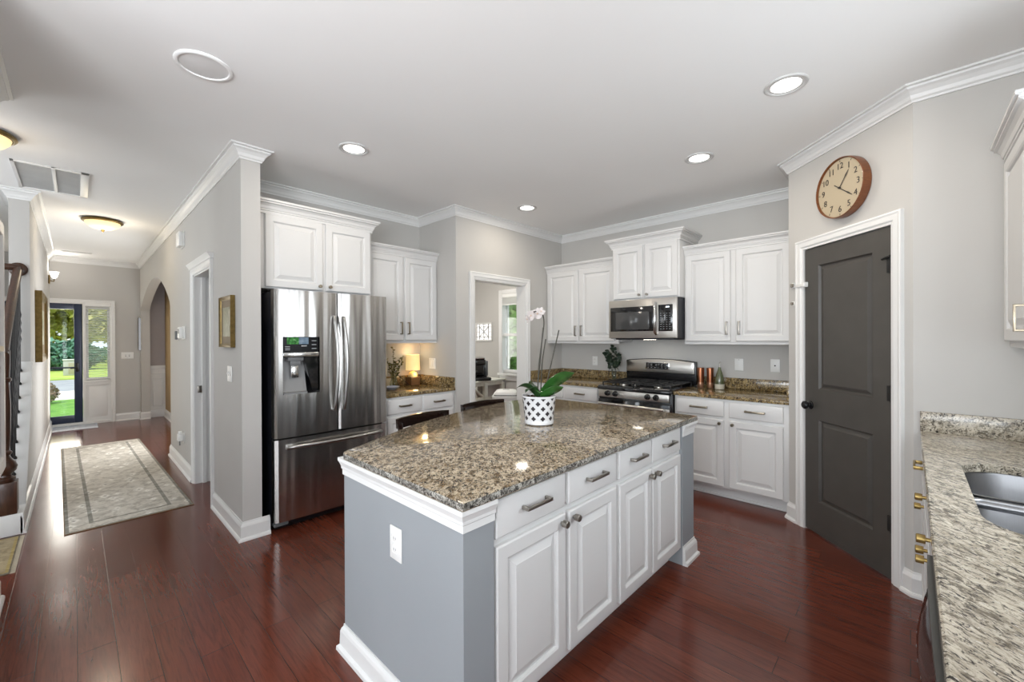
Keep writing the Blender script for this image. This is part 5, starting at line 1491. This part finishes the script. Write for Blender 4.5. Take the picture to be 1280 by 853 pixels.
MB().rings([rr4(0.208, 0.163, 0.652), rr4(0.205, 0.160, 0.672), rr4(0.17, 0.13, 0.705), rr4(0.13, 0.10, 0.714)]).build('lid', M['white_plastic'], tbn, 40)
MB().box(-0.045, 0.045, -0.012, 0.012, 0.7125, 0.718, 0.004).build('lid_catch', M['grey_plastic'], tbn)
dcx = thing('glass_wall_panel', 'small white lattice glass panel on the sunroom wall above the coffee maker', 'wall panel', (-5.45, 4.998, 1.54), 0)
MB().sweep([(-0.21, -0.16), (-0.21, 0.16), (0.21, 0.16), (0.21, -0.16)], [(0, 0), (0, 0.018), (-0.02, 0.022), (-0.026, 0.016), (-0.026, 0)], 1, True, frame=lambda a, b, o: (a, -o, b)).build('frame', M['trim'], dcx, 25)
MB().box(-0.19, 0.19, -0.008, -0.001, -0.14, 0.14).build('backing', plain('silvered_glass', (0.86, 0.87, 0.88), 0.12, 0.6), dcx)
lt = MB()
def bar(p, q): lt.tube([(p[0], -0.012, p[1]), (q[0], -0.012, q[1])], 0.006, 6)
for x in (-0.12, 0.0, 0.12):
    bar((x, -0.15), (x, 0.15))
for z in (-0.09, 0.09):
    bar((-0.2, z), (0.2, z))
for sx in (-1, 1):
    bar((0.12 * sx, 0.09), (0, 0)); bar((0.12 * sx, -0.09), (0, 0)); bar((0.12 * sx, 0), (0.2 * sx, 0))
lt.build('lattice', plain('lead_came', (0.42, 0.42, 0.42), 0.4), dcx)

# ------------------------------------------------------------------ outside the front door
G = -0.35
def ground_mat(name, a, b, sc):
    m, t, p, N, L = nt(name)
    v = mapping(t)
    L.new(ramp(t, noise(t, v, sc, 5, 0.65), [(0.3, a), (0.7, b)]), p.inputs['Base Color'])
    p.inputs['Roughness'].default_value = 0.95
    bump(t, p, noise(t, v, sc * 6, 3), 0.5, 0.02)
    return m
struct('ground_lawn', MB().box(-18.2, -10.21, -14, 14, G - 0.2, G), ground_mat('lawn_green', (0.065, 0.19, 0.018), (0.16, 0.34, 0.04), 3), 'green front lawn outside the glass door', 'lawn')
struct('ground_porch', MB().box(-11.6, -10.2, -3, 2.2, G, -0.06, 0.01), ground_mat('porch_concrete', (0.42, 0.41, 0.38), (0.52, 0.50, 0.47), 3), 'pale concrete porch outside the glass door', 'porch')
struct('ground_walk', MB().box(-21.2, -18.2, -16, 16, G - 0.2, G + 0.005), ground_mat('pale_concrete', (0.60, 0.56, 0.50), (0.74, 0.69, 0.62), 1.5), 'pale concrete driveway beyond the lawn', 'driveway')
struct('ground_street', MB().box(-27.5, -21.2, -30, 30, G - 0.25, G - 0.02), ground_mat('grey_asphalt', (0.24, 0.25, 0.27), (0.34, 0.35, 0.36), 2), 'grey street beyond the driveway', 'street')
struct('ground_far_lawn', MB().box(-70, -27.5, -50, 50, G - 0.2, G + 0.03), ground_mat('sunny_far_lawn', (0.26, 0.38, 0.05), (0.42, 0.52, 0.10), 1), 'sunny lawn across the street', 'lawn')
ub = thing('utility_box', 'pale grey utility box on the lawn across the street', 'utility box', (-30.2, -0.19, G + 0.03))
MB().box(-0.3, 0.3, -0.23, 0.23, 0.0, 0.74, 0.02).build('cabinet', plain('utility_grey', (0.42, 0.42, 0.38), 0.6), ub)
MB().box(-0.33, 0.33, -0.26, 0.26, 0.74, 0.79, 0.015).build('cap', plain('utility_cap', (0.52, 0.52, 0.48), 0.6), ub)
MB().box(0.3, 0.315, -0.05, 0.18, 0.08, 0.62, 0.005).build('panel', plain('utility_panel', (0.36, 0.33, 0.24), 0.6), ub)
def leaf_mat(name, a, b):
    m, t, p, N, L = nt(name)
    L.new(ramp(t, noise(t, mapping(t), 1.3, 5, 0.7), [(0.3, a), (0.7, b)]), p.inputs['Base Color'])
    p.inputs['Roughness'].default_value = 0.7
    return m
def tree(name, label, cat, x, y, z0, trunk_h, crown, n, leaf, mat, seed, group=None):
    rd = random.Random(seed)
    t = thing(name, label, cat, (x, y, z0), 0, group)
    if trunk_h > 0:
        MB().tube([(0, 0, 0), (0.05, 0.03, trunk_h * 0.5), (0, 0, trunk_h)], [0.20, 0.16, 0.13], 10).build('trunk', plain('tree_bark', (0.07, 0.05, 0.035), 0.9, var=0.4, scale=20), t)
    mb = MB()
    b = mb.bm
    rx, ry, rz, cz = crown
    for k in range(n):
        while True:
            p = Vector((rd.uniform(-1, 1), rd.uniform(-1, 1), rd.uniform(-1, 1)))
            if 0.35 < p.length < 1: break
        lump = 0.86 + 0.22 * math.sin(5 * p.x + seed) * math.cos(4 * p.y + 3 * p.z)
        c = Vector((p.x * rx * lump, p.y * ry * lump, cz + p.z * rz * lump))
        d = Vector((rd.uniform(-1, 1), rd.uniform(-1, 1), rd.uniform(-1, 1))).normalized()
        e = d.cross(Vector((rd.uniform(-1, 1), rd.uniform(-1, 1), rd.uniform(-1, 1)))).normalized()
        L = leaf * rd.uniform(0.6, 1.3)
        b.faces.new([b.verts.new(c + d * L), b.verts.new(c + e * L * 0.5), b.verts.new(c - d * L), b.verts.new(c - e * L * 0.5)])
    mb.build('foliage', mat, t, 0)
    return t
gy = leaf_mat('yellow_olive_leaves', (0.30, 0.31, 0.08), (0.72, 0.66, 0.24))  # yellow-olive foliage colour
gg = leaf_mat('mid_green_leaves', (0.05, 0.15, 0.035), (0.15, 0.30, 0.08))
gl = leaf_mat('pale_green_leaves', (0.26, 0.42, 0.14), (0.55, 0.68, 0.32))  # pale green foliage colour for the garden trees
gb = leaf_mat('bluish_leaves', (0.05, 0.16, 0.10), (0.14, 0.30, 0.20))
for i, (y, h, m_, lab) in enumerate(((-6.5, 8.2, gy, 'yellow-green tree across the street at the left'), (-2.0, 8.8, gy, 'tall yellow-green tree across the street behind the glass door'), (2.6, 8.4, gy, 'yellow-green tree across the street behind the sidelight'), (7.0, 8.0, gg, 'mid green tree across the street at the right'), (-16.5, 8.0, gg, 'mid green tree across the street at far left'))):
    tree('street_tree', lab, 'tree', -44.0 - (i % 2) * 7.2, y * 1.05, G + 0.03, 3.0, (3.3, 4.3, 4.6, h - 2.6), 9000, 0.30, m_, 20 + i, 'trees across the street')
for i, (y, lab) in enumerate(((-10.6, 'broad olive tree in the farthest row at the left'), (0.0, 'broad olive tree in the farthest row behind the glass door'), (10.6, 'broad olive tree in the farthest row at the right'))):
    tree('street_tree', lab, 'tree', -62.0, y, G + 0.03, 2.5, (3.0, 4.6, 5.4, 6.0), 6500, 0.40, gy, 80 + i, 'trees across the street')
for i, (y, m_, lab) in enumerate(((-5.0, gb, 'low bluish shrub under the trees at the left of the glass door'), (-0.8, gb, 'low bluish shrub under the trees behind the glass door'), (3.4, gg, 'low green shrub under the trees behind the sidelight'), (7.5, gb, 'low bluish shrub under the trees at the right'))):
    tree('shrub', lab, 'shrub', -39.0 + (i % 2) * 3.4, y, G + 0.03, 0.0, (1.2, 2.4, 0.95, 0.85), 3600, 0.16, m_, 40 + i, 'shrubs under the trees')
tree('flowering_shrub', 'small pinkish shrub by the driveway outside the glass door', 'shrub', -17.4, -0.62, G, 0.0, (0.32, 0.32, 0.36, 0.3), 1300, 0.05, leaf_mat('pink_leaves', (0.16, 0.16, 0.06), (0.50, 0.32, 0.28)), 61)
tr = thing('tree_trunk', 'dark tree trunk on the lawn outside the glass door', 'tree', (-33.0, -1.22, G + 0.03))
MB().tube([(0, 0, 0), (0.1, 0.05, 1.6), (0.0, 0.0, 3.6)], [0.16, 0.13, 0.12], 12).build('trunk', plain('dark_bark', (0.05, 0.035, 0.025), 0.9, var=0.4, scale=10), tr)

for i, (x, y, lab) in enumerate(((-8.8, 9.8, 'green tree outside the sunroom window'), (-13.2, 13.5, 'green tree farther outside the sunroom window'))):
    tree('garden_tree', lab, 'tree', x, y, G, 2.0, (2.6, 2.6, 3.4, 3.4), 5000, 0.22, gl, 70 + i)
struct('ground_garden', MB().box(-24, 3, 5.14, 30, G - 0.2, G), ground_mat('garden_green', (0.08, 0.20, 0.03), (0.18, 0.36, 0.06), 2), 'green garden outside the sunroom window', 'lawn')

cm.scale = (cmS, cmS, cmS)
ws = thing('wall_sconce', 'small white glass wall sconce high on the left hall wall near the front door', 'wall light', (-9.62, YL + 0.001, 2.38), 180)
MB().box(-0.05, 0.05, -0.02, 0.0, -0.08, 0.05, 0.006).tube([(0, -0.015, -0.03), (0, -0.06, -0.04), (0, -0.062, 0.0)], 0.008, 8).build('bracket', M['gold_frame'], ws)
MB().lathe([(0.012, 0.0), (0.030, 0.02), (0.046, 0.07), (0.055, 0.11), (0.053, 0.11), (0.043, 0.07), (0.0, 0.012)], (0, -0.062, 0.0), 28).build('glass_shade', emit('sconce_glass', (1.0, 0.97, 0.92), 1.1), ws, 60)
l = bpy.data.lights.new('sconce_bulb', 'POINT')
l.energy = 2
l.shadow_soft_size = 0.06
l.color = (1.0, 0.95, 0.88)
o = bpy.data.objects.new('sconce_bulb', l)
COL.objects.link(o)
o.location = (-9.62, YL + 0.12, 2.57)
